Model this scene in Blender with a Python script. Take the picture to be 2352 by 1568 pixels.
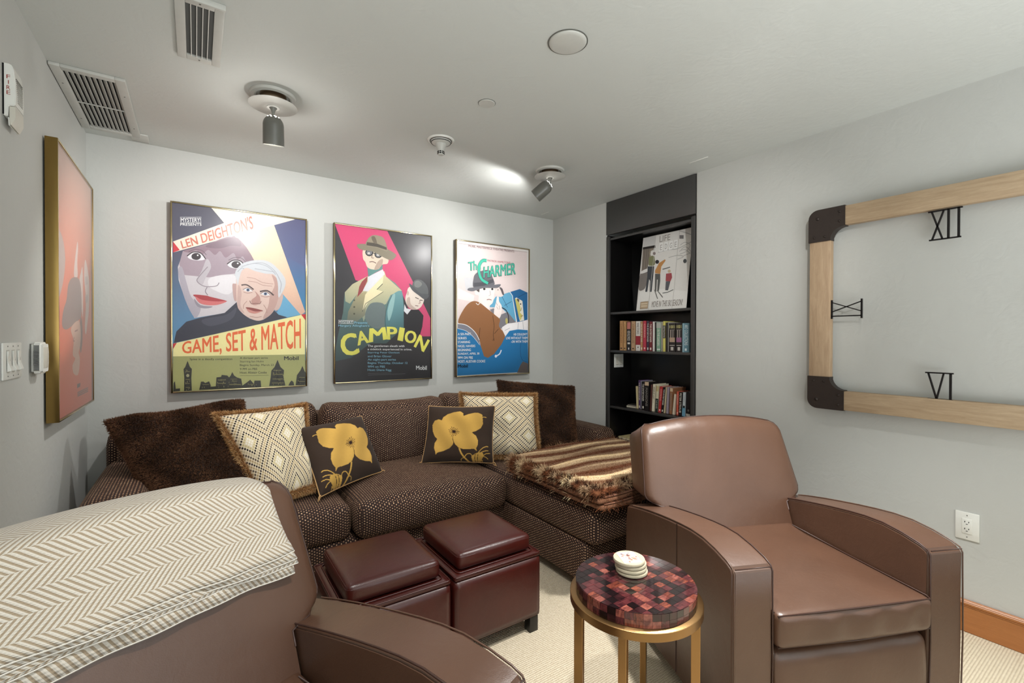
import bpy, bmesh, math, random
import numpy as np
from mathutils import Vector, Matrix
from math import pi, sin, cos, radians
random.seed(7); RNG = np.random.default_rng(11)
for o in list(bpy.data.objects): bpy.data.objects.remove(o)
SC = bpy.context.scene; COL = SC.collection
RW, RH = 3.349, 2.44            # room width (x) and height (z); back wall is y=0, left wall x=0

# ------------------------------------------------------------------ camera
cam = bpy.data.cameras.new('camera'); co = bpy.data.objects.new('camera', cam); COL.objects.link(co)
YAW, PIT, ROL = 0.598778, .00785, .00243
r0 = Vector((cos(YAW), -sin(YAW), 0)); fw = Vector((sin(YAW)*cos(PIT), cos(YAW)*cos(PIT), -sin(PIT)))
u0 = r0.cross(fw); r1 = r0*cos(ROL)+u0*sin(ROL); u1 = r1.cross(fw)
co.matrix_world = Matrix(((r1.x, u1.x, -fw.x, .5034), (r1.y, u1.y, -fw.y, -3.4737), (r1.z, u1.z, -fw.z, 1.3053), (0, 0, 0, 1)))
cam.sensor_width = 36; cam.lens = 36*1064/2352; cam.clip_start = .02
SC.camera = co

# ------------------------------------------------------------------ world, exposure, large lights
SC.view_settings.view_transform = 'Standard'; SC.view_settings.look = 'None'
SC.view_settings.gamma = 1; SC.view_settings.use_curve_mapping = False
SC.view_settings.exposure = 0.08
w = bpy.data.worlds.new('world'); SC.world = w; w.use_nodes = True
w.node_tree.nodes['Background'].inputs[0].default_value = (.9, .95, 1, 1)
w.node_tree.nodes['Background'].inputs[1].default_value = .3
def area(name, loc, size, power, rot=(0, 0, 0), col=(1, .97, .92), sy=None, spread=180):
    l = bpy.data.lights.new(name, 'AREA'); l.energy = power; l.size = size; l.color = col
    l.shape = 'RECTANGLE'; l.size_y = sy or size; l.spread = radians(spread)
    o = bpy.data.objects.new(name, l); COL.objects.link(o); o.location = loc; o.rotation_euler = rot; return o
def spot(name, loc, target, power, angle=70, blend=.6, rad=.03, col=(1, .95, .88)):
    l = bpy.data.lights.new(name, 'SPOT'); l.energy = power; l.spot_size = radians(angle); l.spot_blend = blend
    l.shadow_soft_size = rad; l.color = col
    o = bpy.data.objects.new(name, l); COL.objects.link(o); o.location = loc
    o.rotation_euler = (Vector(target)-Vector(loc)).to_track_quat('-Z', 'Y').to_euler(); return o
# added fill lights behind the camera, and the ceiling spots
area('rear_fill', (1.7, -5.9, 1.5), 2.6, 20, (radians(90), 0, 0), (.9, .96, 1), 1.7)  # added soft fill from the rear wall, no window is built there
area('up_fill', (1.45, -4.75, .42), 2.4, 88, (radians(180), 0, 0), (.92, .965, 1), 1.4)  # added up-facing fill that brightens the ceiling, no lamp stands here
spot('spot_rear_right', (2.30, -2.68, 2.30), (2.2, -2.72, .3), 250, 84, .9, .04, (1, .98, .95))
spot('spot_rear_left', (1.0, -3.0, 2.30), (1.25, -2.1, .2), 88, 100, .9, .04, (1, .98, .95))
spot('spot_front_left', (.80, -1.00, 2.15), (.80, -.1, 1.25), 30, 150, .6, .03, (1, .99, .97))
spot('spot_front_right', (2.39, -.945, 2.13), (1.75, -.10, 1.35), 26, 140, .5, .04, (1, .99, .97))
spot('fill_rear_middle', (1.75, -3.25, 2.30), (3.35, -1.25, 1.45), 75, 60, .9, .04, (1, .985, .96))  # added spot that brightens the bookcase and the right corner
def point(name, loc, power, rad=.03, col=(1, .97, .93)):
    l = bpy.data.lights.new(name, 'POINT'); l.energy = power; l.shadow_soft_size = rad; l.color = col
    o = bpy.data.objects.new(name, l); COL.objects.link(o); o.location = loc
point('bulb_front_left', (.80, -1.01, 2.135), 2.6); spot('bulb_front_right', (2.395, -.90, 2.20), (2.12, -.35, 2.20), 9, 150, .35, .03, (1, .99, .97))
SC.cycles.max_bounces = 8; SC.cycles.diffuse_bounces = 5; SC.cycles.glossy_bounces = 4
SC.cycles.transparent_max_bounces = 12; SC.cycles.sample_clamp_indirect = 6

# ------------------------------------------------------------------ materials
def lin(c):
    c = [x/255 for x in c] if max(c) > 1 else c
    return tuple((x/12.92 if x <= .04045 else ((x+.055)/1.055)**2.4) for x in c[:3])
class N:
    """small node graph helper"""
    def __init__(s, name):
        s.m = bpy.data.materials.new(name); s.m.use_nodes = True; s.t = s.m.node_tree
        s.b = s.t.nodes['Principled BSDF']; s.o = s.t.nodes['Material Output']
    def n(s, typ, ins=None, **kw):
        x = s.t.nodes.new('ShaderNode'+typ)
        for k, v in kw.items(): setattr(x, k, v)
        for k, v in (ins or {}).items():
            if isinstance(v, bpy.types.NodeSocket): s.t.links.new(v, x.inputs[k])
            else: x.inputs[k].default_value = v
        return x
    def set(s, k, v):
        if isinstance(v, bpy.types.NodeSocket): s.t.links.new(v, s.b.inputs[k])
        else: s.b.inputs[k].default_value = v
    def math(s, op, a, b=0.0, c=0.0): return s.n('Math', {0: a, 1: b, 2: c}, operation=op).outputs[0]
    def mix(s, f, a, b):
        x = s.n('Mix', data_type='RGBA')
        for i, v in ((0, f), (6, a), (7, b)):
            if isinstance(v, bpy.types.NodeSocket): s.t.links.new(v, x.inputs[i])
            else: x.inputs[i].default_value = (v if i == 0 else (*v, 1)[:4])
        return x.outputs[2]
    def noise(s, scale, detail=3, vec=None, rough=.5, dist=0):
        ins = {'Scale': scale, 'Detail': detail, 'Roughness': rough, 'Distortion': dist}
        if vec is not None: ins['Vector'] = vec
        return s.n('TexNoise', ins).outputs['Fac']
    def coord(s, which='Object'): return s.n('TexCoord').outputs[which]
    def uv(s):
        x = s.n('UVMap'); x.uv_map = 'UVMap'; q = s.n('SeparateXYZ', {0: x.outputs[0]}); return q.outputs[0], q.outputs[1]
    def bump(s, h, strength=.3, dist=.01):
        s.set('Normal', s.n('Bump', {'Height': h, 'Strength': strength, 'Distance': dist}).outputs[0])
    def scaled(s, v, sc):
        return s.n('VectorMath', {0: v, 1: sc}, operation='MULTIPLY').outputs[0]
def plain(name, col, rough=.5, metal=0, spec=.5, coat=0, var=.06, scale=30, bump=0, bs=200):
    g = N(name); c = lin(col) if max(col) > 1 else col
    f = g.noise(scale, 4, g.coord())
    g.set('Base Color', g.mix(f, tuple(x*(1-var) for x in c), tuple(min(1, x*(1+var)) for x in c)))
    g.set('Roughness', rough); g.set('Metallic', metal); g.set('Specular IOR Level', spec)
    if coat: g.set('Coat Weight', coat); g.set('Coat Roughness', .12)
    if bump: g.bump(g.noise(bs, 3, g.coord()), bump, .002)
    return g.m
def m_plaster(name, col):
    g = N(name); v = g.coord('Generated') if 0 else g.coord()
    a = g.noise(2.2, 6, v, .55, .6); b = g.noise(16, 3, v, .5, 1.5); c = g.noise(1.1, 2, v)
    base = lin(col)
    g.set('Base Color', g.mix(c, tuple(x*.965 for x in base), tuple(x*1.03 for x in base)))
    g.set('Roughness', .62); g.set('Specular IOR Level', .3)
    ridge = g.math('SMOOTHSTEP' if 0 else 'MULTIPLY', g.math('LESS_THAN', g.math('ABSOLUTE', g.math('SUBTRACT', g.noise(3.1, 5, v, .6, 1.2), .44)), .006), g.math('GREATER_THAN', g.noise(1.7, 2, v), .56))
    h = g.math('ADD', g.math('ADD', g.math('MULTIPLY', a, .9), g.math('MULTIPLY', b, .22)), g.math('MULTIPLY', ridge, .12))
    g.bump(h, .42, .012); return g.m
def m_leather(name, c1, c2, rough=.38, coat=.25, big=3):
    g = N(name); v = g.coord()
    f = g.noise(big, 5, v, .6, .4)
    g.set('Base Color', g.mix(f, lin(c1), lin(c2)))
    g.set('Roughness', g.math('ADD', g.math('MULTIPLY', g.noise(9, 3, v), .16), rough-.08))
    g.set('Coat Weight', coat); g.set('Coat Roughness', .38)
    vo = g.n('TexVoronoi', {'Vector': v, 'Scale': 420.0}).outputs['Distance']
    h = g.math('ADD', g.math('MULTIPLY', vo, .10), g.math('MULTIPLY', g.noise(14, 4, v, .6, .8), .9))
    g.bump(h, .22, .006); return g.m
def m_weave():
    g = N('sofa_weave'); u, v = g.uv(); P = .0235; Q = .0068
    row = g.math('FLOOR', g.math('DIVIDE', v, Q))
    odd = g.math('MULTIPLY', g.math('MODULO', g.math('ABSOLUTE', row), 2.0), .5)
    fx = g.math('ABSOLUTE', g.math('SUBTRACT', g.math('FRACT', g.math('ADD', g.math('DIVIDE', u, P), odd)), .5))
    fy = g.math('ABSOLUTE', g.math('SUBTRACT', g.math('FRACT', g.math('DIVIDE', v, Q)), .5))
    dot = g.math('LESS_THAN', g.math('ADD', g.math('POWER', g.math('MULTIPLY', fx, 8.2), 2.0), g.math('POWER', g.math('MULTIPLY', fy, 2.7), 2.0)), 1.0)
    wn = g.n('TexWhiteNoise', {0: g.n('CombineXYZ', {0: g.math('FLOOR', g.math('DIVIDE', u, P)), 1: row}).outputs[0]}).outputs[0]
    big = g.noise(5, 3, g.coord())
    tan = g.mix(wn, lin((150, 108, 80)), lin((222, 184, 146)))
    dark = g.mix(big, lin((30, 14, 9)), lin((48, 24, 14)))
    g.set('Base Color', g.mix(dot, dark, tan)); g.set('Roughness', .85); g.set('Sheen Weight', .05); g.set('Sheen Roughness', .4)
    g.set('Sheen Tint', (*lin((220, 170, 120)), 1))
    g.bump(dot, .3, .002); return g.m
def m_carpet():
    g = N('carpet_loop'); v = g.coord(); s = g.n('SeparateXYZ', {0: v})
    a = g.math('MULTIPLY', g.math('ADD', s.outputs[0], s.outputs[1]), 1.0)
    u = g.math('DIVIDE', s.outputs[0], .0072); t = g.math('DIVIDE', s.outputs[1], .0095)
    odd = g.math('MULTIPLY', g.math('MODULO', g.math('ABSOLUTE', g.math('FLOOR', t)), 2.0), .5)
    fx = g.math('ABSOLUTE', g.math('SUBTRACT', g.math('FRACT', g.math('ADD', u, odd)), .5)); fy = g.math('ABSOLUTE', g.math('SUBTRACT', g.math('FRACT', t), .5))
    d = g.math('ADD', fx, fy); n = g.noise(160, 2, v); gap = g.math('GREATER_THAN', g.math('ADD', d, g.math('MULTIPLY', n, .7)), 1.02)
    base = g.mix(g.noise(60, 3, v), lin((204, 190, 164)), lin((230, 219, 196)))
    g.set('Base Color', g.mix(g.math('MULTIPLY', gap, .6), base, lin((140, 116, 86)))); g.set('Roughness', .95); g.set('Specular IOR Level', .1)
    g.bump(g.math('SUBTRACT', 1.0, d), .7, .006); return g.m
def m_wood(name, c1, c2, axis=0, scale=(1, 14, 14), knot=False, rough=.5, ring=6):
    g = N(name); v = g.scaled(g.coord(), scale)
    f = g.noise(ring, 5, v, .6, .7); f2 = g.noise(ring*7, 3, v, .6, .2)
    c = g.mix(f, lin(c1), lin(c2)); c = g.mix(g.math('MULTIPLY', f2, .35), c, lin(tuple(x*.55 for x in c1)))
    if knot:
        d = g.n('TexVoronoi', {'Vector': g.scaled(g.coord(), (1.9, 1.9, 4)), 'Scale': 1.0, 'Randomness': 1.0}).outputs['Distance']
        k = g.n('ValToRGB', {0: d}); k.color_ramp.elements[0].position = .02; k.color_ramp.elements[1].position = .09
        c = g.mix(k.outputs[0], lin((70, 34, 18)), c)
    g.set('Base Color', c); g.set('Roughness', rough); g.bump(f2, .15, .003); return g.m
def m_attr(name, rough=.7, sheen=0, spec=.3, bump=0):
    g = N(name); a = g.n('VertexColor'); a.layer_name = 'Col'
    n = g.noise(90, 3, g.coord()); g.set('Base Color', g.mix(g.math('MULTIPLY', n, .08), a.outputs[0], (0, 0, 0)))
    g.set('Roughness', rough); g.set('Sheen Weight', sheen); g.set('Specular IOR Level', spec)
    if bump: g.bump(g.noise(500, 2, g.coord()), bump, .001)
    return g.m
def m_glass():
    g = N('picture_glass'); t = g.t; gl = g.n('BsdfGlossy', {'Roughness': .27, 'Color': (1, 1, 1, 1)}); tr = g.n('BsdfTransparent')
    fr = g.n('Fresnel', {'IOR': 1.27}); mx = g.n('MixShader', {0: fr.outputs[0], 1: tr.outputs[0], 2: gl.outputs[0]})
    t.links.new(mx.outputs[0], g.o.inputs[0]); return g.m
def m_herring():
    g = N('herringbone_knit'); u, v = g.uv()
    vm = g.math('MODULO', g.math('ADD', v, 9.0), .078); half = g.math('GREATER_THAN', vm, .039)
    tri = g.math('ADD', g.math('ABSOLUTE', g.math('SUBTRACT', vm, .039)), g.math('MULTIPLY', half, .0061))
    s = g.math('FRACT', g.math('DIVIDE', g.math('ADD', g.math('ADD', u, 5.0), tri), .0122))
    st = g.math('ABSOLUTE', g.math('SUBTRACT', s, .5))
    k = g.math('LESS_THAN', g.math('ADD', st, g.math('MULTIPLY', g.noise(600, 2, g.coord()), .10)), .27)
    g.set('Base Color', g.mix(k, lin((204, 197, 185)), lin((158, 142, 120)))); g.set('Roughness', .95); g.set('Sheen Weight', .3); g.set('Specular IOR Level', .15)
    kn = g.math('SINE', g.math('MULTIPLY', v, 1500.0))
    g.bump(g.math('ADD', g.math('MULTIPLY', st, 1.2), g.math('MULTIPLY', kn, .12)), .6, .004); return g.m
def m_diamond():
    g = N('diamond_jacquard'); u, v = g.uv()
    a = g.math('MULTIPLY', u, 56.0); b = g.math('MULTIPLY', v, 50.0)
    S = g.math('MULTIPLY', g.math('ADD', a, b), .5); T = g.math('ADD', g.math('MULTIPLY', g.math('SUBTRACT', a, b), .5), 700.0)
    fs = g.math('SUBTRACT', g.math('FRACT', S), .5); ft = g.math('SUBTRACT', g.math('FRACT', T), .5)
    dx = g.math('ABSOLUTE', g.math('ADD', fs, ft)); dy = g.math('ABSOLUTE', g.math('SUBTRACT', fs, ft))
    dot = g.math('LESS_THAN', g.math('MAXIMUM', dx, dy), .46)
    ds = g.math('ABSOLUTE', g.math('SUBTRACT', g.math('MODULO', g.math('ADD', g.math('FLOOR', S), 3.0), 14.0), 7.0))
    dt = g.math('ABSOLUTE', g.math('SUBTRACT', g.math('MODULO', g.math('ADD', g.math('FLOOR', T), 5.0), 14.0), 7.0))
    d = g.math('MAXIMUM', ds, dt)
    rp = g.n('ValToRGB', {0: g.math('DIVIDE', d, 8.0)}); cr = rp.color_ramp; cr.interpolation = 'CONSTANT'
    cols = [(240, 236, 226), (236, 230, 214), (198, 182, 130), (20, 12, 16), (196, 180, 146), (82, 70, 60), (180, 156, 112), (24, 14, 18)]
    cr.elements[0].color = (*lin(cols[0]), 1); cr.elements[1].position = 1/8-.01; cr.elements[1].color = (*lin(cols[1]), 1)
    for i in range(2, 8): e = cr.elements.new(i/8-.01); e.color = (*lin(cols[i]), 1)
    g.set('Base Color', g.mix(dot, lin((222, 208, 180)), rp.outputs[0])); g.set('Roughness', .9); g.set('Sheen Weight', .15)
    g.bump(g.math('MAXIMUM', dx, dy), .25, .002); return g.m
M = {}
M['wall'] = m_plaster('wall_plaster', (194, 195, 191)); M['ceil'] = m_plaster('ceiling_plaster', (204, 207, 203))
M['carpet'] = m_carpet(); M['weave'] = m_weave()
M['leather'] = m_leather('brown_leather', (72, 49, 37), (96, 68, 52), .36, .24)
M['ox'] = m_leather('oxblood_leather', (46, 9, 8), (72, 22, 14), .32, .18, 5)
M['piping'] = plain('dark_piping', (58, 36, 28), .45); M['pine'] = m_wood('pine_stain', (190, 126, 72), (160, 98, 52), scale=(14, 1, 14), knot=True, rough=.35)
M['ash'] = m_wood('washed_oak', (208, 184, 152), (146, 118, 88), scale=(1.2, 14, 14), rough=.6)
M['ashv'] = m_wood('washed_oak_upright', (204, 178, 146), (148, 118, 90), scale=(14, 14, 1.2), rough=.6)
M['iron'] = plain('dark_iron', (62, 54, 50), .5, .6, bump=.2); M['black_iron'] = plain('black_iron', (24, 20, 20), .5, .4)
M['black'] = plain('black_lacquer', (18, 17, 17), .28, 0, .5, bump=.05, bs=40); M['blackedge'] = plain('grey_shelf_edge', (62, 61, 60), .35)
M['white'] = plain('white_plastic', (226, 226, 220), .4); M['cream'] = plain('cream_plastic', (206, 202, 190), .4)
M['grey_paint'] = plain('painted_steel', (196, 196, 190), .45); M['darkhole'] = plain('duct_black', (10, 10, 10), .9)
M['grey'] = plain('grey_enamel', (104, 104, 98), .32); M['nickel'] = plain('brushed_nickel', (170, 150, 130), .22, 1); M['steel'] = plain('bright_steel', (200, 200, 196), .25, 1)
M['gold'] = plain('brushed_gold', (150, 124, 72), .32, 1, var=.15, scale=6); M['champ'] = plain('polished_champagne', (206, 190, 150), .14, 1); M['bronze'] = plain('bronze_anodised', (92, 74, 54), .35, .8)
M['brass'] = plain('antique_brass', (160, 126, 84), .32, 1, var=.18, scale=8, bump=.1)
M['print'] = m_attr('poster_ink', .55, 0, .35); M['cloth'] = m_attr('cotton_print', .9, .08, .2, .2); M['fur'] = m_attr('fur_strands', .8, .0, .12)
M['glass'] = m_glass(); M['herring'] = m_herring(); M['diamond'] = m_diamond()
M['hem'] = plain('cream_hem', (236, 230, 218), .95, bump=.4, bs=900); M['cord'] = plain('tan_cord', (190, 150, 100), .8, bump=.3, bs=900)
M['choc'] = plain('chocolate_cotton', (58, 46, 38), .9, bump=.2, bs=700); M['suede'] = plain('suede_lining', (122, 82, 62), .9)
M['stone'] = plain('travertine', (176, 166, 142), .7, var=.15, scale=60, bump=.4, bs=120); M['paper'] = plain('book_paper', (222, 214, 196), .9, var=.12, scale=300)
M['red'] = plain('red_lettering', (150, 48, 36), .6); M['lamp'] = N('lamp_glow').m
M['lamp'].node_tree.nodes['Principled BSDF'].inputs['Emission Color'].default_value = (1, .96, .9, 1); M['lamp'].node_tree.nodes['Principled BSDF'].inputs['Emission Strength'].default_value = 14
def tint(c, rough=.45, coat=0):
    k = 'tint_%02x%02x%02x' % tuple(int(x) for x in c)
    if k not in M: M[k] = plain('ink_'+k[5:], c, rough, coat=coat, var=.08, scale=60)
    return M[k]

# ------------------------------------------------------------------ object helpers
def link(name, me, m=None, parent=None, smooth=False):
    o = bpy.data.objects.new(name, me); COL.objects.link(o)
    if m is not None and not me.materials: me.materials.append(m)
    if parent is not None: o.parent = parent
    if smooth is not False:
        me.polygons.foreach_set('use_smooth', [True]*len(me.polygons))
        if smooth is not True: me.set_sharp_from_angle(angle=radians(smooth))
    return o
def pyd(name, V, Fc, m=None, parent=None, smooth=False, uv=None, col=None):
    me = bpy.data.meshes.new(name); me.from_pydata([tuple(map(float, v)) for v in V], [], [tuple(map(int, f)) for f in Fc]); me.validate(); me.update()
    if uv is not None:
        l = me.uv_layers.new(name='UVMap'); idx = np.zeros(len(me.loops), int); me.loops.foreach_get('vertex_index', idx)
        l.data.foreach_set('uv', np.asarray(uv, dtype=np.float32)[idx].ravel())
    if col is not None:
        c = me.color_attributes.new('Col', 'FLOAT_COLOR', 'POINT'); q = np.ones((len(V), 4), np.float32); q[:, :3] = col; c.data.foreach_set('color', q.ravel())
    return link(name, me, m, parent, smooth)
def tomesh(bm, name):
    me = bpy.data.meshes.new(name); bm.normal_update(); bm.to_mesh(me); bm.free(); return me
def empty(name, loc=(0, 0, 0), rz=0.0, label=None, cat=None, group=None):
    o = bpy.data.objects.new(name, None); COL.objects.link(o); o.location = loc; o.rotation_euler = (0, 0, rz); o.empty_display_size = .05
    tag(o, label, cat, group); return o
def tag(o, label=None, cat=None, group=None, kind=None):
    if label: o['label'] = label
    if cat: o['category'] = cat
    if group: o['group'] = group
    if kind: o['kind'] = kind
    return o
def bmbox(bm, c, s, rot=None):
    r = bmesh.ops.create_cube(bm, size=1); 
    for v in r['verts']:
        p = Vector((v.co.x*s[0], v.co.y*s[1], v.co.z*s[2]))
        if rot is not None: p = rot @ p
        v.co = p+Vector(c)
    return r['verts']
def box(name, lo, hi, m, parent=None, bev=0.0, seg=2, smooth=30):
    bm = bmesh.new(); lo, hi = Vector(lo), Vector(hi)
    bmbox(bm, (lo+hi)/2, [abs(a) for a in (hi-lo)])
    if bev: bmesh.ops.bevel(bm, geom=bm.edges[:], offset=bev, segments=seg, profile=.5, affect='EDGES')
    return link(name, tomesh(bm, name), m, parent, smooth if bev else False)
def boxuv(o):
    """box projection in metres"""
    me = o.data; l = me.uv_layers.get('UVMap') or me.uv_layers.new(name='UVMap')
    for p in me.polygons:
        n = p.normal; a = max(range(3), key=lambda i: abs(n[i]))
        for li in p.loop_indices:
            v = me.vertices[me.loops[li].vertex_index].co
            l.data[li].uv = ((v.y, v.z) if a == 0 else (v.x, v.z) if a == 1 else (v.x, v.y))
    return o
def prism(name, pts, axis, a, b, m, parent=None, bev=0, seg=2, smooth=30):
    """polygon pts in the plane normal to axis ('x': (y,z), 'y': (x,z), 'z': (x,y)) extruded a..b"""
    def P(p, t): return (t, p[0], p[1]) if axis == 'x' else (p[0], t, p[1]) if axis == 'y' else (p[0], p[1], t)
    bm = bmesh.new(); A = [bm.verts.new(P(p, a)) for p in pts]; B = [bm.verts.new(P(p, b)) for p in pts]; n = len(pts)
    bm.faces.new(A); bm.faces.new(B[::-1])
    for i in range(n): bm.faces.new((A[i], B[i], B[(i+1) % n], A[(i+1) % n]))
    bmesh.ops.recalc_face_normals(bm, faces=bm.faces[:])
    if bev: bmesh.ops.bevel(bm, geom=[e for e in bm.edges if e.calc_face_angle(0) > .5], offset=bev, segments=seg, affect='EDGES')
    return link(name, tomesh(bm, name), m, parent, smooth)
def lathe(name, prof, m, parent=None, seg=40, loc=(0, 0, 0), rot=None, smooth=40):
    V, Fc = [], []; n = len(prof)
    for i in range(seg):
        a = 2*pi*i/seg
        for r, z in prof: V.append((r*cos(a), r*sin(a), z))
    for i in range(seg):
        j = (i+1) % seg
        for k in range(n-1): Fc.append((i*n+k, j*n+k, j*n+k+1, i*n+k+1))
    bm = bmesh.new(); me = bpy.data.meshes.new(name); me.from_pydata(V, [], Fc); bm.from_mesh(me); bpy.data.meshes.remove(me)
    bmesh.ops.remove_doubles(bm, verts=bm.verts[:], dist=1e-5)
    bmesh.ops.dissolve_degenerate(bm, edges=bm.edges[:], dist=1e-6); bmesh.ops.recalc_face_normals(bm, faces=bm.faces[:])
    if rot is not None: bmesh.ops.transform(bm, matrix=rot, verts=bm.verts[:])
    bmesh.ops.translate(bm, vec=loc, verts=bm.verts[:])
    return link(name, tomesh(bm, name), m, parent, smooth)
def tube(name, pts, r, m, parent=None, seg=6, closed=False):
    pts = [Vector(p) for p in pts]; n = len(pts); V, Fc = [], []; up0 = Vector((0, 0, 1)); prev = None
    for i, p in enumerate(pts):
        a = pts[(i-1) % n] if (closed or i > 0) else p; b = pts[(i+1) % n] if (closed or i < n-1) else p
        t = (b-a).normalized()
        if prev is None: prev = t.cross(up0) if abs(t.z) < .9 else t.cross(Vector((1, 0, 0)))
        s = (prev-t*prev.dot(t)); s = s.normalized() if s.length > 1e-6 else t.orthogonal().normalized(); prev = s; q = t.cross(s)
        for k in range(seg): an = 2*pi*k/seg; V.append(p+(s*cos(an)+q*sin(an))*r)
    for i in range(n if closed else n-1):
        j = (i+1) % n
        for k in range(seg): l = (k+1) % seg; Fc.append((i*seg+k, j*seg+k, j*seg+l, i*seg+l))
    if not closed: Fc += [tuple(range(seg))[::-1], tuple((n-1)*seg+k for k in range(seg))]
    return pyd(name, V, Fc, m, parent, True)
def softbox(name, c, s, r, m, parent=None, n=(12, 12, 6), crown=(0, 0, 0), fn=None, uv=True):
    """rounded puffed cushion block: centre c, full size s, edge radius r; crown = bulge per axis"""
    bm = bmesh.new(); bmesh.ops.create_cube(bm, size=2)
    V = {}; verts = []; faces = []
    def key(p): return tuple(round(x, 5) for x in p)
    def vid(p):
        k = key(p)
        if k not in V: V[k] = len(verts); verts.append(p)
        return V[k]
    bm.free()
    for ax in range(3):
        b, d = [i for i in range(3) if i != ax]
        for sg in (-1, 1):
            for i in range(n[b]):
                for j in range(n[d]):
                    q = []
                    for di, dj in ((0, 0), (1, 0), (1, 1), (0, 1)):
                        p = [0, 0, 0]; p[ax] = sg
                        for axx, k, nn in ((b, i+di, n[b]), (d, j+dj, n[d])):
                            t = -1+2*k/nn; p[axx] = math.copysign(1-(1-abs(t))**1.35, t)
                        q.append(vid(tuple(p)))
                    if (sg > 0) == (ax != 1): q = q
                    else: q = q[::-1]
                    faces.append(q)
    out = []; h = [x/2 for x in s]
    for p in verts:
        P = [p[i]*h[i] for i in range(3)]; I = [max(-(h[i]-r), min(h[i]-r, P[i])) for i in range(3)]
        d = Vector([P[i]-I[i] for i in range(3)])
        if d.length > 1e-9: d = d.normalized()*r
        Q = [I[i]+d[i] for i in range(3)]
        for i in range(3):
            o1, o2 = [k for k in range(3) if k != i]
            Q[i] += crown[i]*p[i]*(1-abs(p[o1])**2.2)*(1-abs(p[o2])**2.2)
        Q = [Q[i]+c[i] for i in range(3)]
        if fn: Q = fn(Q, p)
        out.append(Q)
    o = pyd(name, out, faces, m, parent, True)
    b2 = bmesh.new(); b2.from_mesh(o.data); bmesh.ops.recalc_face_normals(b2, faces=b2.faces[:]); b2.to_mesh(o.data); b2.free()
    if uv: boxuv(o)
    return o
def wave(p, f=9, a=.004, ph=0): return a*(sin(f*p[0]+ph+1.3*sin(f*.7*p[1]))+.6*sin(f*1.7*p[1]+ph*2+p[2]*f))
def catmull(pts, closed=True, k=4):
    n = len(pts); out = []; rng = range(n) if closed else range(n-1)
    for i in rng:
        g = lambda j: pts[j % n] if closed else pts[max(0, min(n-1, j))]
        p0, p1, p2, p3 = g(i-1), g(i), g(i+1), g(i+2)
        for s in range(k):
            t = s/k; out.append(tuple(.5*((2*p1[d])+(-p0[d]+p2[d])*t+(2*p0[d]-5*p1[d]+4*p2[d]-p3[d])*t*t+(-p0[d]+3*p1[d]-3*p2[d]+p3[d])*t**3) for d in range(len(p1))))
    if not closed: out.append(pts[-1])
    return out
_tx = {}
def glyphs(txt, bold=0.0):
    """flat text as (verts 0..1 x 0..1, faces, aspect)"""
    k = (txt, bold)
    if k not in _tx:
        c = bpy.data.curves.new('t', 'FONT'); c.body = txt; c.offset = 0; c.resolution_u = 3
        o = bpy.data.objects.new('t', c); COL.objects.link(o); dg = bpy.context.evaluated_depsgraph_get(); dg.update()
        me = bpy.data.meshes.new_from_object(o.evaluated_get(dg)); V = np.array([v.co[:2] for v in me.vertices]); Fc = [tuple(p.vertices) for p in me.polygons]
        bpy.data.objects.remove(o); bpy.data.curves.remove(c); bpy.data.meshes.remove(me)
        mn, mx = V.min(0), V.max(0); _tx[k] = ((V-mn)/(mx-mn), Fc, (mx-mn)[0]/(mx-mn)[1])
    return _tx[k]
def text_obj(name, txt, x0, z0, wd, ht, y, m, parent, bold=0.02, vertical=False):
    V, Fc, _ = glyphs(txt, bold)
    P = [(x0+v[0]*wd, y, z0+v[1]*ht) for v in V] if not vertical else [(x0+v[1]*wd, y, z0-v[0]*ht) for v in V]
    return pyd(name, P, Fc, m, parent)
def shapes(art):
    """expand ART entries to (colour fn data, 2D points u,v(down), faces)"""
    out = []
    for a in art:
        fl = a[-1]; pts = [(fl[i], fl[i+1]) for i in range(0, len(fl), 2)]
        if a[0] == 'P':
            if a[3]: pts = catmull(pts, True, 4)
            out.append((a[1], a[2], pts, [tuple(range(len(pts)))]))
        elif a[0] == 'L':
            closed = pts[0] == pts[-1]; w_ = a[2]/2
            if a[3]: pts = catmull(pts, False, 4)
            L, R = [], []; n = len(pts)
            for i, p in enumerate(pts):
                if closed: q0, q1 = pts[i-1 if i else n-2], pts[i+1 if i < n-1 else 1]
                else: q0, q1 = pts[max(0, i-1)], pts[min(n-1, i+1)]
                dx, dy = (q1[0]-q0[0]), (q1[1]-q0[1])*ASP; l = math.hypot(dx, dy) or 1
                nx, ny = -dy/l*w_, dx/l*w_/ASP; L.append((p[0]+nx, p[1]+ny)); R.append((p[0]-nx, p[1]-ny))
            V = L+R; out.append((a[1], None, V, [(i, i+1, n+i+1, n+i) for i in range(n-1)]))
        else:
            V, Fc, _ = glyphs(a[2], 0); q = pts; n_ = max(1, len(a[2])); e = a[3]*.9
            for sx, sy in ([(0, 0)] if e < .01 else [(-e/n_, e*.4), (e/n_, -e*.4), (-e/n_, -e*.4), (e/n_, e*.4)]):
                P = [tuple(q[0][d]*(1-x)*y+q[1][d]*x*y+q[2][d]*x*(1-y)+q[3][d]*(1-x)*(1-y) for d in (0, 1)) for x, y in [(v[0]+sx, v[1]+sy) for v in V]]
                out.append((a[1], None, P, Fc))
    return out
ASP = 1.5
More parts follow.
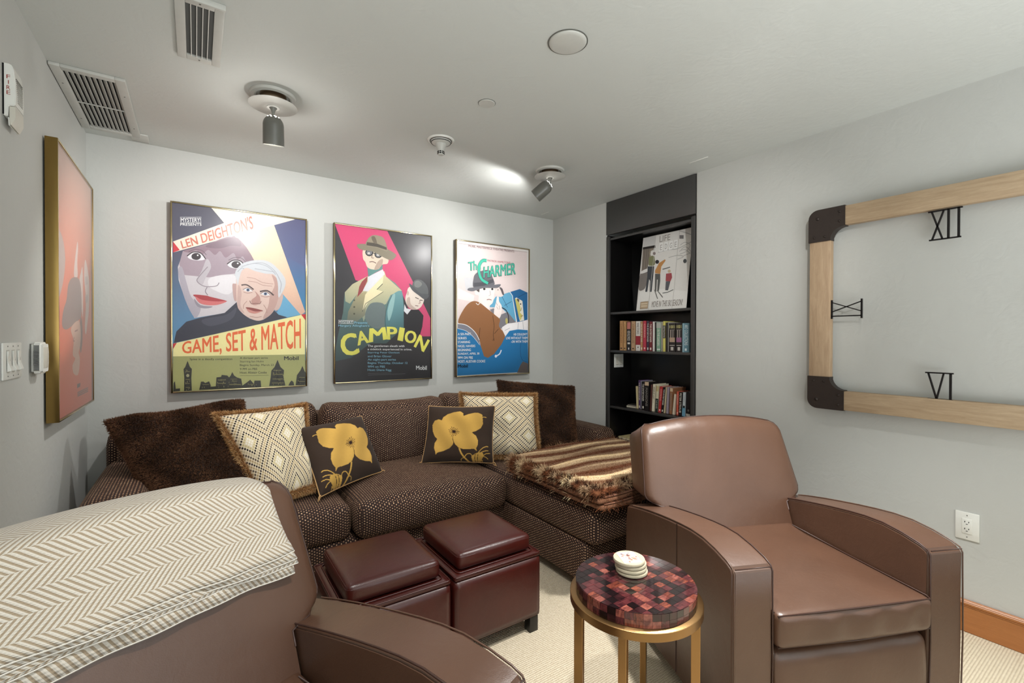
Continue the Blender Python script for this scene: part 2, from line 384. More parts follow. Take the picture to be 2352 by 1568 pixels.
def print_mesh(name, art, wd, ht, parent, y0=0.0, step=4e-5):
    V, Fc, C = [], [], []
    for k, (c1, c2, P, fs) in enumerate(shapes(art)):
        b = len(V); c1l = np.array(lin(c1)); c2l = np.array(lin(c2)) if c2 else c1l
        vs = [p[1] for p in P]; lo, hi = min(vs), max(vs)
        for p in P:
            u = min(1, max(0, p[0])); v = min(1, max(0, p[1])); t = (p[1]-lo)/((hi-lo) or 1)
            V.append((u*wd, y0-k*step, (1-v)*ht)); C.append(c1l*(1-t)+c2l*t)
        Fc += [tuple(b+i for i in f) for f in fs]
    me = bpy.data.meshes.new(name); me.from_pydata(V, [], Fc); me.update()
    ca = me.color_attributes.new('Col', 'FLOAT_COLOR', 'POINT'); q = np.ones((len(V), 4), np.float32); q[:, :3] = np.array(C); ca.data.foreach_set('color', q.ravel())
    return link(name, me, M['print'], parent)
def fur(name, P, Nn, length, width, C, parent, droop=.5, seed=3, flow=None, root=.55):
    """strands as thin bent blades joined into one stuff part"""
    rg = np.random.default_rng(seed); n = len(P); Nn = Nn/np.linalg.norm(Nn, axis=1, keepdims=True)
    j = rg.normal(0, .38, (n, 3)); d = Nn+j
    if flow is not None: d = d+flow
    d /= np.linalg.norm(d, axis=1, keepdims=True); L = length*rg.uniform(.6, 1.15, (n, 1))
    side = np.cross(d, rg.normal(0, 1, (n, 3))); side /= np.linalg.norm(side, axis=1, keepdims=True)
    g = np.array([0, 0, -1.0]); d2 = d+droop*g+.25*rg.normal(0, 1, (n, 3)); d2 /= np.linalg.norm(d2, axis=1, keepdims=True)
    a = P-side*width/2; b = P+side*width/2; mid = P+d*L*.55; c_ = mid+side*width*.4; e = mid-side*width*.4; tip = mid+d2*L*.5
    V = np.stack([a, b, c_, e, tip], 1).reshape(-1, 3); I = np.arange(n)[:, None]*5
    Q = (I+np.array([0, 1, 2, 3])); T = (I+np.array([3, 2, 4]))
    me = bpy.data.meshes.new(name); me.vertices.add(len(V)); me.vertices.foreach_set('co', V.ravel().astype(np.float32))
    loops = np.concatenate([np.concatenate([Q, T], 1).ravel()]); me.loops.add(len(loops)); me.loops.foreach_set('vertex_index', loops.astype(np.int32))
    ls = (np.arange(n)[:, None]*7+np.array([0, 4])).ravel(); me.polygons.add(2*n); me.polygons.foreach_set('loop_start', ls.astype(np.int32))
    me.polygons.foreach_set('loop_total', np.tile([4, 3], n).astype(np.int32)); me.update(calc_edges=True)
    ca = me.color_attributes.new('Col', 'FLOAT_COLOR', 'POINT'); q = np.ones((n, 5, 4), np.float32); C = np.broadcast_to(C, (n, 3))
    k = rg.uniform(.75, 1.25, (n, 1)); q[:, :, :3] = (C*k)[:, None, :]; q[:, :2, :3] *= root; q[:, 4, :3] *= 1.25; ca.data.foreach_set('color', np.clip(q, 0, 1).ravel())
    o = link(name, me, M['fur'], parent); return tag(o, kind='stuff')
def surf_samples(o, n, seed=1, keep=None):
    me = o.data; me.calc_loop_triangles(); V = np.array([v.co for v in me.vertices]); T = np.array([t.vertices for t in me.loop_triangles])
    A, B, C_ = V[T[:, 0]], V[T[:, 1]], V[T[:, 2]]; cr = np.cross(B-A, C_-A); ar = np.linalg.norm(cr, axis=1); rg = np.random.default_rng(seed)
    i = rg.choice(len(T), n, p=ar/ar.sum()); r = np.sqrt(rg.random((n, 1))); s = rg.random((n, 1))
    P = A[i]*(1-r)+B[i]*r*(1-s)+C_[i]*r*s; Nn = cr[i]/ar[i][:, None]
    if keep is not None: k = keep(P, Nn); P, Nn = P[k], Nn[k]
    return P, Nn
ART={
 'p1':[
  ('P',(84,82,96),(90,90,110),0,[0,0,1,0,1,.28,0,.28]),
  ('P',(90,90,110),(105,165,205),0,[0,.28,1,.28,1,.85,0,.85]),
  ('P',(96,96,130),(100,110,150),0,[.712,-.002,1,0,.999,.281,.832,.228]),
  ('P',(100,110,150),(60,140,185),0,[.832,.228,.999,.281,.998,.556,.996,.556]),
  ('P',(240,228,200),(222,180,160),0,[.266,0,.712,-.002,.998,.556,.957,.577,.574,.268,.356,.073]),
  ('P',(232,226,208),None,0,[.266,0,.901,.001,.707,.048,.356,.073]),
  ('P',(235,228,212),None,0,[.005,.205,.356,.075,.583,-.016,.912,.002,.434,.14,.005,.263]),
  ('P',(205,60,70),None,0,[.005,.205,.049,.247,.005,.263]),
  ('P',(206,201,205),None,0,[.069,.251,.062,.28,.036,.338,.041,.407,.081,.504,.146,.607,.368,.575,.446,.514,.525,.413,.582,.269,.439,.143,.197,.213]),
  ('P',(168,152,162),None,0,[.045,.323,.069,.251,.197,.213,.439,.145,.582,.269,.484,.333,.445,.35,.244,.383,.072,.378]),
  ('P',(146,122,134),None,1,[.076,.248,.216,.21,.436,.145,.579,.266,.524,.282,.494,.251,.454,.272,.425,.237,.367,.267,.328,.233,.29,.257,.243,.232,.198,.263,.161,.241,.116,.256]),
  ('P',(128,105,118),None,1,[.225,.211,.436,.147,.483,.192,.405,.198,.319,.219]),
  ('P',(176,170,180),None,1,[.038,.365,.063,.336,.094,.419,.126,.495,.19,.55,.149,.605,.081,.504]),
  ('P',(222,219,222),None,1,[.263,.382,.425,.359,.445,.417,.387,.471,.291,.453,.244,.426]),
  ('P',(190,184,190),None,1,[.234,.282,.263,.324,.226,.384,.198,.428,.166,.401,.198,.349]),
  ('P',(228,228,232),None,1,[.101,.276,.138,.255,.188,.256,.221,.283,.175,.295,.12,.291]),
  ('P',(62,52,58),None,0,[.192,.272,.19,.279,.182,.286,.172,.291,.159,.293,.147,.292,.136,.289,.129,.283,.127,.276,.129,.269,.136,.262,.147,.257,.159,.255,.172,.255,.182,.259,.19,.265]),
  ('P',(240,240,240),None,0,[.175,.266,.175,.268,.174,.27,.172,.271,.17,.271,.168,.271,.166,.27,.165,.269,.165,.267,.165,.265,.166,.264,.168,.263,.17,.263,.172,.263,.174,.263,.175,.265]),
  ('L',(70,58,64),0.008,1,[.098,.276,.138,.252,.19,.253,.225,.283]),
  ('L',(110,95,105),0.0045,1,[.107,.254,.147,.237,.197,.238,.23,.261]),
  ('P',(228,228,232),None,1,[.381,.302,.422,.281,.476,.282,.511,.311,.462,.323,.403,.319]),
  ('P',(62,52,58),None,0,[.48,.298,.477,.306,.47,.313,.458,.318,.445,.321,.431,.32,.42,.316,.412,.31,.409,.303,.412,.295,.42,.288,.431,.283,.445,.281,.458,.281,.47,.285,.477,.291]),
  ('P',(240,240,240),None,0,[.462,.293,.462,.295,.461,.296,.459,.297,.456,.298,.454,.297,.452,.297,.451,.295,.45,.294,.451,.292,.452,.29,.454,.289,.456,.289,.459,.289,.461,.29,.462,.291]),
  ('L',(70,58,64),0.0086,1,[.378,.302,.422,.278,.478,.279,.516,.311]),
  ('L',(110,95,105),0.0048,1,[.388,.28,.432,.262,.486,.263,.521,.288]),
  ('L',(152,142,150),0.0065,1,[.239,.325,.175,.386,.166,.408,.198,.428,.24,.434,.301,.427,.32,.408]),
  ('L',(140,130,138),0.0056,1,[.235,.437,.222,.46,.24,.48]),
  ('P',(170,62,68),None,1,[.137,.482,.226,.483,.259,.489,.378,.509,.292,.513,.199,.509]),
  ('P',(208,118,118),None,1,[.153,.491,.199,.507,.292,.513,.375,.51,.311,.531,.236,.535,.18,.524]),
  ('P',(150,145,155),None,1,[.144,.502,.19,.536,.273,.542,.227,.553,.167,.544]),
  ('P',(112,172,205),None,0,[.801,.448,.957,.573,.84,.592,.754,.581,.775,.534]),
  ('P',(60,60,74),None,0,[.008,.742,.025,.681,.091,.628,.19,.604,.359,.575,.448,.512,.486,.565,.546,.605,.649,.61,.732,.549,.775,.577,.846,.591,.587,.642,.293,.693]),
  ('P',(78,78,92),None,1,[.199,.615,.368,.586,.446,.543,.407,.611,.255,.65]),
  ('P',(190,160,155),None,1,[.416,.418,.431,.409,.45,.417,.458,.483,.441,.508,.426,.492]),
  ('P',(205,178,170),None,1,[.758,.473,.801,.448,.809,.479,.78,.54,.741,.549]),
  ('P',(218,194,184),None,1,[.455,.357,.445,.417,.451,.528,.486,.571,.546,.602,.618,.615,.69,.59,.743,.543,.774,.464,.79,.394,.762,.325,.678,.299,.544,.307]),
  ('P',(192,160,152),None,1,[.72,.343,.79,.394,.774,.472,.741,.543,.685,.592,.649,.599,.69,.529,.705,.467,.742,.404]),
  ('P',(200,172,165),None,1,[.46,.416,.485,.46,.476,.528,.506,.572,.476,.561,.452,.528]),
  ('P',(206,209,214),None,1,[.445,.38,.438,.343,.484,.296,.574,.269,.677,.265,.752,.295,.822,.353,.83,.4,.801,.449,.772,.474,.768,.395,.741,.344,.668,.34,.585,.329,.524,.315,.487,.333,.467,.379,.457,.417]),
  ('L',(170,172,180),0.0049,1,[.484,.311,.585,.286,.688,.299,.752,.342]),
  ('L',(170,172,180),0.005,1,[.524,.297,.646,.279,.741,.319,.795,.386]),
  ('L',(170,172,180),0.0051,1,[.585,.316,.678,.322,.741,.327]),
  ('L',(170,172,180),0.0054,1,[.773,.356,.795,.394,.785,.448]),
  ('L',(170,172,180),0.005,1,[.455,.342,.484,.318,.504,.321]),
  ('L',(175,140,132),0.004,1,[.524,.369,.585,.373,.647,.393,.731,.397]),
  ('L',(175,140,132),0.004,1,[.535,.389,.596,.394,.647,.408,.721,.411]),
  ('L',(88,72,72),0.0109,1,[.483,.415,.525,.412,.576,.436]),
  ('L',(88,72,72),0.0124,1,[.625,.446,.684,.439,.734,.464]),
  ('P',(230,228,230),None,1,[.495,.44,.533,.43,.57,.445,.533,.449]),
  ('P',(95,115,150),None,0,[.546,.44,.545,.443,.542,.446,.538,.448,.533,.449,.528,.448,.524,.446,.521,.444,.52,.441,.521,.438,.524,.435,.528,.433,.533,.432,.538,.432,.542,.434,.545,.437]),
  ('P',(40,36,44),None,0,[.539,.44,.539,.442,.537,.443,.535,.444,.533,.445,.531,.445,.529,.444,.527,.442,.527,.441,.527,.439,.529,.437,.531,.436,.533,.436,.535,.436,.537,.437,.539,.438]),
  ('L',(90,70,70),0.004,1,[.495,.44,.533,.428,.57,.443]),
  ('L',(170,130,125),0.004,1,[.499,.454,.533,.458,.566,.453]),
  ('P',(230,228,230),None,1,[.629,.458,.668,.447,.706,.462,.668,.467]),
  ('P',(95,115,150),None,0,[.682,.457,.681,.46,.678,.463,.674,.465,.668,.466,.663,.466,.659,.464,.656,.461,.655,.458,.656,.455,.659,.452,.663,.45,.668,.449,.674,.45,.678,.451,.681,.454]),
  ('P',(40,36,44),None,0,[.675,.457,.674,.459,.673,.461,.671,.462,.668,.462,.666,.462,.664,.461,.663,.46,.662,.458,.663,.456,.664,.455,.666,.453,.668,.453,.671,.453,.673,.454,.674,.456]),
  ('L',(90,70,70),0.0042,1,[.629,.458,.668,.445,.706,.461]),
  ('L',(170,130,125),0.0041,1,[.633,.471,.669,.476,.702,.47]),
  ('P',(186,146,138),None,1,[.586,.445,.598,.471,.558,.499,.576,.525,.622,.514,.625,.477]),
  ('L',(130,90,85),0.005,1,[.546,.501,.561,.519,.591,.515,.622,.517,.635,.501]),
  ('P',(140,72,68),None,1,[.516,.54,.576,.543,.65,.557,.587,.562,.541,.556]),
  ('P',(200,140,130),None,1,[.526,.549,.587,.562,.638,.559,.587,.574,.541,.567]),
  ('L',(175,140,130),0.004,1,[.525,.504,.5,.527,.498,.549]),
  ('L',(175,140,130),0.0042,1,[.653,.522,.674,.545,.68,.568]),
  ('L',(165,128,120),0.004,1,[.546,.59,.597,.596,.638,.59]),
  ('P',(240,233,172),None,0,[.003,.745,.968,.573,.998,.577,.996,.814,.002,.813]),
  ('P',(205,60,60),None,0,[.003,.745,.028,.741,.003,.774]),
  ('P',(205,45,50),None,0,[.962,.573,1,.568,.998,.606]),
  ('P',(168,168,112),(190,190,125),0,[.002,.813,.996,.814,1,1,0,1]),
  ('T',(205,118,100),"LEN DEIGHTON'S",0.02,[.053,.198,.562,.013,.577,.087,.069,.238]),
  ('T',(226,108,58),'GAME, SET & MATCH',0.03,[.063,.739,.957,.597,.959,.804,.065,.807]),
  ('L',(235,235,235),0.0026,0,[.053,.072,.195,.058,.195,.088,.053,.102,.053,.072]),
  ('T',(235,235,235),'MYSTERY!',0.03,[.057,.076,.191,.063,.191,.085,.057,.098]),
  ('T',(235,235,235),'PRESENTS',0.03,[.053,.104,.197,.091,.197,.105,.053,.118]),
  ('T',(40,40,30),'Spies in a deadly competition',0.0,[.114,.824,.414,.827,.414,.842,.114,.838]),
  ('T',(40,40,30),'A thirteen part series',0.0,[.471,.823,.687,.825,.687,.839,.471,.837]),
  ('T',(40,40,30),'Starring Ian Holm',0.0,[.471,.843,.653,.845,.653,.859,.471,.856]),
  ('T',(40,40,30),'Begins Sunday, March 23',0.0,[.471,.863,.733,.867,.733,.882,.471,.877]),
  ('T',(40,40,30),'9 PM on PBS',0.0,[.471,.885,.603,.887,.603,.899,.471,.897]),
  ('T',(40,40,30),'Host: Alistair Cooke',0.0,[.471,.904,.677,.908,.677,.922,.471,.917]),
  ('T',(30,30,35),'Mobil',0.04,[.818,.824,.938,.825,.938,.847,.819,.846]),
  ('L',(90,90,60),0.002,0,[.471,.928,.693,.932]),
  ('P',(62,60,50),None,0,[.075,.999,.077,.928,.072,.882,.083,.871,.099,.838,.115,.871,.128,.882,.124,.93,.127,.999]),
  ('P',(175,170,130),None,0,[.111,.917,.11,.92,.108,.923,.104,.925,.1,.925,.096,.925,.093,.923,.09,.92,.089,.917,.09,.913,.093,.911,.096,.909,.1,.908,.104,.909,.108,.911,.11,.914]),
  ('P',(62,60,50),None,0,[.178,.997,.19,.953,.206,.953,.22,.961,.247,.953,.262,.983,.294,.982,.299,.933,.332,.931,.337,.92,.378,.925,.39,.936,.402,.926,.414,.906,.427,.926,.449,.938,.48,.946,.489,.985,.519,.97,.549,.954,.577,.979,.581,.96,.629,.961,.633,.999]),
  ('P',(62,60,50),None,0,[.697,.995,.709,.945,.714,.906,.74,.885,.764,.843,.788,.886,.817,.906,.813,.947,.828,.997]),
  ('P',(62,60,50),None,0,[.914,.999,.925,.938,.954,.911,.972,.884,.988,.912,1.002,.928,1,1]),
  ('P',(62,60,50),None,0,[.853,.998,.866,.98,.879,.969,.896,.979,.901,.999]),
  ('P',(62,60,50),None,0,[.003,.999,.006,.955,.015,.944,.02,.985,.048,.984,.048,.998]),
  ('P',(34,32,28),None,0,[.089,.941,.092,.941,.092,.948,.09,.948]),
  ('P',(34,32,28),None,0,[.104,.948,.108,.948,.108,.955,.104,.954]),
  ('P',(150,146,104),None,0,[.09,.992,.093,.992,.093,1,.09,1]),
  ('P',(34,32,28),None,0,[.096,.977,.099,.977,.099,.982,.096,.981]),
  ('P',(34,32,28),None,0,[.096,.881,.099,.881,.099,.885,.096,.885]),
  ('P',(34,32,28),None,0,[.082,.967,.086,.968,.086,.973,.082,.972]),
  ('P',(150,146,104),None,0,[.11,.98,.113,.98,.113,.988,.11,.988]),
  ('P',(150,146,104),None,0,[.11,.945,.114,.945,.114,.95,.11,.949]),
  ('P',(150,146,104),None,0,[.084,.894,.086,.894,.086,.903,.084,.903]),
  ('P',(34,32,28),None,0,[.112,.977,.115,.977,.115,.985,.112,.985]),
  ('P',(34,32,28),None,0,[.094,.946,.098,.946,.098,.954,.094,.954]),
  ('P',(34,32,28),None,0,[.117,.883,.12,.883,.12,.89,.117,.89]),
  ('P',(34,32,28),None,0,[.087,.977,.091,.977,.091,.986,.087,.985]),
  ('P',(150,146,104),None,0,[.084,.953,.088,.953,.088,.963,.084,.963]),
  ('P',(120,116,82),None,0,[.091,.886,.095,.886,.095,.896,.091,.895]),
  ('P',(150,146,104),None,0,[.094,.887,.098,.887,.098,.89,.094,.89]),
  ('P',(120,116,82),None,0,[.112,.979,.114,.979,.114,.986,.112,.986]),
  ('P',(150,146,104),None,0,[.095,.946,.099,.946,.099,.955,.095,.955]),
  ('P',(34,32,28),None,0,[.101,.993,.103,.993,.103,.997,.101,.997]),
  ('P',(150,146,104),None,0,[.102,.987,.106,.987,.106,.993,.102,.992]),
  ('P',(120,116,82),None,0,[.086,.884,.09,.884,.09,.889,.086,.889]),
  ('P',(34,32,28),None,0,[.117,.923,.12,.923,.12,.929,.117,.929]),
  ('P',(34,32,28),None,0,[.248,.984,.251,.984,.251,.993,.248,.993]),
  ('P',(150,146,104),None,0,[.211,.981,.215,.981,.215,.99,.211,.99]),
  ('P',(150,146,104),None,0,[.256,.979,.259,.979,.259,.983,.256,.983]),
  ('P',(120,116,82),None,0,[.256,.972,.259,.972,.259,.98,.256,.979]),
  ('P',(150,146,104),None,0,[.198,.981,.201,.981,.201,.988,.198,.988]),
  ('P',(34,32,28),None,0,[.232,.97,.235,.971,.235,.978,.232,.977]),
  ('P',(34,32,28),None,0,[.195,.972,.199,.972,.199,.978,.195,.978]),
  ('P',(34,32,28),None,0,[.214,.973,.217,.973,.217,.978,.214,.978]),
  ('P',(34,32,28),None,0,[.21,.986,.213,.986,.213,.995,.21,.995]),
  ('P',(150,146,104),None,0,[.361,.944,.364,.944,.364,.951,.361,.951]),
  ('P',(120,116,82),None,0,[.322,.946,.326,.946,.326,.953,.322,.953]),
  ('P',(120,116,82),None,0,[.354,.984,.358,.985,.358,.99,.354,.989]),
  ('P',(150,146,104),None,0,[.309,.973,.311,.973,.311,.98,.309,.98]),
  ('P',(34,32,28),None,0,[.321,.942,.325,.942,.325,.947,.321,.947]),
  ('P',(34,32,28),None,0,[.318,.95,.322,.95,.322,.957,.318,.957]),
  ('P',(150,146,104),None,0,[.331,.943,.334,.943,.334,.951,.332,.951]),
  ('P',(120,116,82),None,0,[.342,.968,.345,.968,.345,.975,.342,.975]),
  ('P',(34,32,28),None,0,[.381,.946,.383,.946,.383,.955,.381,.955]),
  ('P',(120,116,82),None,0,[.387,.96,.392,.96,.392,.969,.387,.969]),
  ('P',(150,146,104),None,0,[.305,.958,.309,.959,.309,.967,.305,.966]),
  ('P',(150,146,104),None,0,[.349,.981,.353,.981,.353,.99,.349,.99]),
  ('P',(34,32,28),None,0,[.312,.948,.314,.948,.314,.956,.312,.956]),
  ('P',(120,116,82),None,0,[.382,.983,.386,.983,.386,.99,.382,.99]),
  ('P',(120,116,82),None,0,[.343,.943,.346,.943,.346,.948,.343,.948]),
  ('P',(150,146,104),None,0,[.347,.957,.352,.958,.352,.965,.347,.965]),
  ('P',(120,116,82),None,0,[.313,.984,.316,.984,.316,.993,.313,.993]),
  ('P',(120,116,82),None,0,[.332,.946,.336,.946,.336,.955,.332,.955]),
  ('P',(120,116,82),None,0,[.422,.956,.427,.956,.427,.961,.422,.961]),
  ('P',(120,116,82),None,0,[.441,.968,.444,.968,.444,.976,.441,.976]),
  ('P',(120,116,82),None,0,[.424,.966,.428,.966,.428,.972,.424,.972]),
  ('P',(150,146,104),None,0,[.468,.976,.47,.976,.47,.98,.468,.98]),
  ('P',(150,146,104),None,0,[.477,.98,.479,.98,.479,.986,.477,.986]),
  ('P',(150,146,104),None,0,[.416,.949,.419,.949,.419,.955,.416,.955]),
  ('P',(34,32,28),None,0,[.431,.954,.434,.954,.434,.958,.431,.958]),
  ('P',(120,116,82),None,0,[.405,.973,.409,.973,.409,.98,.405,.98]),
  ('P',(120,116,82),None,0,[.432,.969,.436,.969,.436,.975,.432,.975]),
  ('P',(34,32,28),None,0,[.451,.963,.454,.963,.454,.97,.451,.97]),
  ('P',(120,116,82),None,0,[.428,.982,.431,.982,.431,.986,.428,.985]),
  ('P',(150,146,104),None,0,[.58,.987,.583,.988,.583,.994,.58,.994]),
  ('P',(34,32,28),None,0,[.541,.971,.544,.971,.544,.981,.541,.981]),
  ('P',(34,32,28),None,0,[.605,.978,.609,.978,.609,.983,.605,.983]),
  ('P',(34,32,28),None,0,[.593,.992,.597,.992,.597,1,.593,1]),
  ('P',(150,146,104),None,0,[.559,.983,.564,.983,.564,.991,.559,.991]),
  ('P',(120,116,82),None,0,[.542,.988,.545,.988,.545,.992,.542,.992]),
  ('P',(120,116,82),None,0,[.592,.981,.597,.981,.597,.987,.592,.986]),
  ('P',(150,146,104),None,0,[.531,.973,.534,.973,.535,.981,.531,.981]),
  ('P',(34,32,28),None,0,[.773,.97,.776,.97,.776,.979,.773,.979]),
  ('P',(34,32,28),None,0,[.768,.918,.772,.918,.772,.922,.768,.922]),
  ('P',(120,116,82),None,0,[.725,.925,.729,.925,.729,.934,.725,.934]),
  ('P',(150,146,104),None,0,[.813,.957,.816,.957,.817,.965,.813,.965]),
  ('P',(120,116,82),None,0,[.743,.951,.748,.951,.748,.958,.743,.958]),
  ('P',(120,116,82),None,0,[.754,.917,.759,.917,.759,.926,.754,.926]),
  ('P',(34,32,28),None,0,[.758,.948,.762,.948,.762,.958,.758,.958]),
  ('P',(120,116,82),None,0,[.764,.955,.769,.956,.769,.96,.764,.96]),
  ('P',(34,32,28),None,0,[.766,.941,.77,.941,.77,.95,.766,.95]),
  ('P',(34,32,28),None,0,[.786,.913,.789,.913,.789,.918,.786,.918]),
  ('P',(150,146,104),None,0,[.768,.983,.772,.983,.773,.99,.768,.99]),
  ('P',(150,146,104),None,0,[.782,.976,.786,.976,.786,.983,.782,.983]),
  ('P',(120,116,82),None,0,[.802,.925,.805,.925,.805,.934,.802,.934]),
  ('P',(120,116,82),None,0,[.735,.928,.738,.928,.739,.937,.735,.937]),
  ('P',(34,32,28),None,0,[.758,.96,.763,.96,.763,.966,.758,.966]),
  ('P',(34,32,28),None,0,[.797,.973,.801,.973,.801,.98,.797,.98]),
  ('P',(120,116,82),None,0,[.727,.983,.731,.983,.731,.992,.727,.992]),
  ('P',(34,32,28),None,0,[.763,.917,.765,.917,.766,.925,.763,.925]),
  ('P',(150,146,104),None,0,[.726,.915,.729,.915,.729,.924,.726,.924]),
  ('P',(150,146,104),None,0,[.732,.953,.737,.953,.737,.957,.732,.957]),
  ('P',(120,116,82),None,0,[.735,.899,.738,.899,.738,.903,.735,.903]),
  ('P',(150,146,104),None,0,[.73,.919,.735,.919,.735,.923,.73,.923]),
  ('P',(150,146,104),None,0,[.773,.959,.776,.959,.776,.965,.773,.965]),
  ('P',(150,146,104),None,0,[.754,.902,.758,.902,.759,.911,.754,.911]),
  ('P',(34,32,28),None,0,[.756,.946,.758,.946,.758,.952,.756,.952]),
  ('P',(34,32,28),None,0,[.759,.936,.763,.936,.763,.942,.76,.942]),
  ('P',(150,146,104),None,0,[.807,.931,.812,.931,.812,.94,.807,.94]),
  ('P',(120,116,82),None,0,[.781,.958,.786,.959,.786,.968,.781,.967]),
  ('P',(120,116,82),None,0,[.79,.986,.794,.986,.794,.993,.79,.993]),
  ('P',(34,32,28),None,0,[.781,.943,.784,.943,.784,.949,.781,.949]),
  ('P',(120,116,82),None,0,[.772,.912,.776,.913,.776,.92,.772,.92]),
  ('P',(34,32,28),None,0,[.954,.99,.958,.991,.958,.995,.954,.995]),
  ('P',(34,32,28),None,0,[.939,.96,.944,.96,.944,.967,.939,.967]),
  ('P',(34,32,28),None,0,[.949,.952,.953,.952,.953,.961,.949,.961]),
  ('P',(34,32,28),None,0,[.934,.979,.939,.979,.939,.987,.934,.987]),
  ('P',(120,116,82),None,0,[.955,.948,.958,.948,.958,.952,.955,.952]),
  ('P',(150,146,104),None,0,[.932,.968,.936,.968,.936,.977,.933,.977]),
  ('P',(120,116,82),None,0,[.987,.993,.991,.993,.991,1.002,.987,1.002]),
  ('P',(120,116,82),None,0,[.953,.987,.956,.987,.956,.992,.953,.992]),
  ('P',(34,32,28),None,0,[.974,.973,.98,.973,.98,.977,.974,.977]),
  ('P',(34,32,28),None,0,[.942,.964,.947,.964,.947,.973,.942,.973]),
  ('P',(34,32,28),None,0,[.938,.974,.943,.974,.943,.983,.938,.983]),
  ('P',(128,124,88),None,0,[.085,.893,.114,.894,.114,.898,.085,.897]),
  ('P',(128,124,88),None,0,[.085,.936,.114,.936,.114,.94,.085,.939]),
  ('P',(128,124,88),None,0,[.085,.957,.114,.958,.114,.961,.085,.961]),
  ('P',(128,124,88),None,0,[.085,.978,.114,.979,.114,.983,.085,.982]),
  ('P',(128,124,88),None,0,[.308,.945,.366,.947,.366,.951,.309,.95]),
  ('P',(128,124,88),None,0,[.309,.964,.366,.965,.366,.97,.309,.968]),
  ('P',(128,124,88),None,0,[.4,.944,.449,.945,.449,.948,.4,.947]),
  ('P',(128,124,88),None,0,[.41,.955,.449,.957,.449,.96,.41,.959]),
  ('P',(128,124,88),None,0,[.39,.973,.479,.976,.479,.981,.39,.978]),
  ('P',(128,124,88),None,0,[.73,.902,.794,.904,.794,.908,.73,.906]),
  ('P',(128,124,88),None,0,[.727,.926,.802,.927,.802,.932,.727,.93]),
  ('P',(128,124,88),None,0,[.723,.953,.806,.955,.806,.96,.723,.957]),
  ('P',(128,124,88),None,0,[.717,.976,.813,.979,.813,.983,.717,.98]),
  ('P',(128,124,88),None,0,[.529,.978,.579,.979,.579,.983,.529,.981]),
  ('P',(128,124,88),None,0,[.201,.968,.247,.969,.247,.972,.201,.971]),
  ('P',(128,124,88),None,0,[.943,.951,.991,.952,.991,.956,.943,.954]),
  ('P',(128,124,88),None,0,[.941,.974,.992,.976,.992,.98,.941,.978]),
 ],
 'p2':[
  ('P',(66,64,68),(58,55,58),0,[0,0,1,0,1,1,0,1]),
  ('P',(205,78,120),None,0,[0,0,.517,.001,.796,.329,.995,.576,.997,.706,.876,.706,.673,.41,.196,.345]),
  ('P',(120,150,145),(62,80,82),0,[.011,.766,.044,.651,.076,.557,.093,.427,.166,.372,.308,.316,.486,.271,.504,.306,.6,.344,.673,.394,.688,.455,.694,.646,.506,.755,.343,.753,.152,.847,.003,.866]),
  ('P',(210,200,162),(150,160,140),0,[.093,.427,.166,.372,.308,.316,.486,.271,.504,.306,.673,.394,.552,.428,.505,.49,.32,.538,.275,.613,.207,.438,.141,.498,.098,.484]),
  ('P',(176,165,130),(120,125,112),0,[.125,.549,.207,.438,.302,.413,.291,.568,.207,.613,.114,.607]),
  ('P',(228,218,182),None,0,[.314,.316,.481,.275,.469,.354,.409,.397,.478,.409,.32,.486,.263,.546,.291,.436,.342,.39]),
  ('P',(112,124,124),None,1,[.342,.493,.47,.487,.496,.535,.488,.641,.366,.649,.288,.583]),
  ('P',(112,158,162),(82,120,128),1,[.552,.436,.658,.395,.688,.457,.694,.646,.506,.648,.497,.565,.523,.489]),
  ('P',(150,185,185),None,1,[.564,.439,.6,.423,.577,.526,.535,.603,.519,.535]),
  ('L',(50,60,64),0.0058,0,[.409,.397,.469,.356]),
  ('L',(60,70,72),0.0045,0,[.263,.546,.295,.494,.475,.409]),
  ('L',(60,70,70),0.0047,1,[.497,.641,.497,.565,.523,.489,.564,.432]),
  ('P',(90,90,75),None,0,[.192,.475,.191,.477,.189,.479,.186,.48,.183,.481,.18,.48,.177,.479,.175,.477,.174,.475,.175,.473,.177,.471,.18,.47,.183,.469,.186,.47,.189,.471,.191,.473]),
  ('P',(90,90,75),None,0,[.192,.518,.191,.521,.189,.523,.186,.524,.183,.524,.18,.524,.177,.523,.175,.521,.174,.519,.175,.517,.177,.515,.18,.513,.183,.513,.186,.513,.189,.514,.191,.516]),
  ('P',(90,90,75),None,0,[.192,.562,.191,.565,.189,.566,.186,.568,.183,.568,.18,.568,.177,.567,.175,.565,.174,.562,.175,.56,.177,.558,.18,.557,.183,.556,.186,.557,.189,.558,.191,.56]),
  ('P',(216,216,222),None,0,[.319,.346,.317,.317,.469,.26,.49,.291,.32,.413,.263,.411]),
  ('P',(152,74,76),None,0,[.257,.352,.314,.314,.31,.347,.265,.414,.213,.454,.232,.386]),
  ('P',(100,142,138),None,0,[.311,.246,.322,.317,.399,.284,.466,.259,.469,.222]),
  ('P',(216,202,184),None,1,[.265,.155,.27,.202,.292,.223,.31,.252,.353,.266,.425,.261,.464,.229,.518,.219,.53,.189,.506,.178,.364,.142,.285,.143]),
  ('P',(180,160,145),None,1,[.422,.209,.469,.192,.463,.229,.422,.261,.382,.264]),
  ('P',(120,120,125),None,0,[.366,.155,.363,.163,.356,.171,.345,.176,.332,.178,.319,.177,.307,.173,.3,.167,.298,.159,.3,.151,.307,.144,.319,.139,.332,.137,.344,.138,.356,.141,.363,.148]),
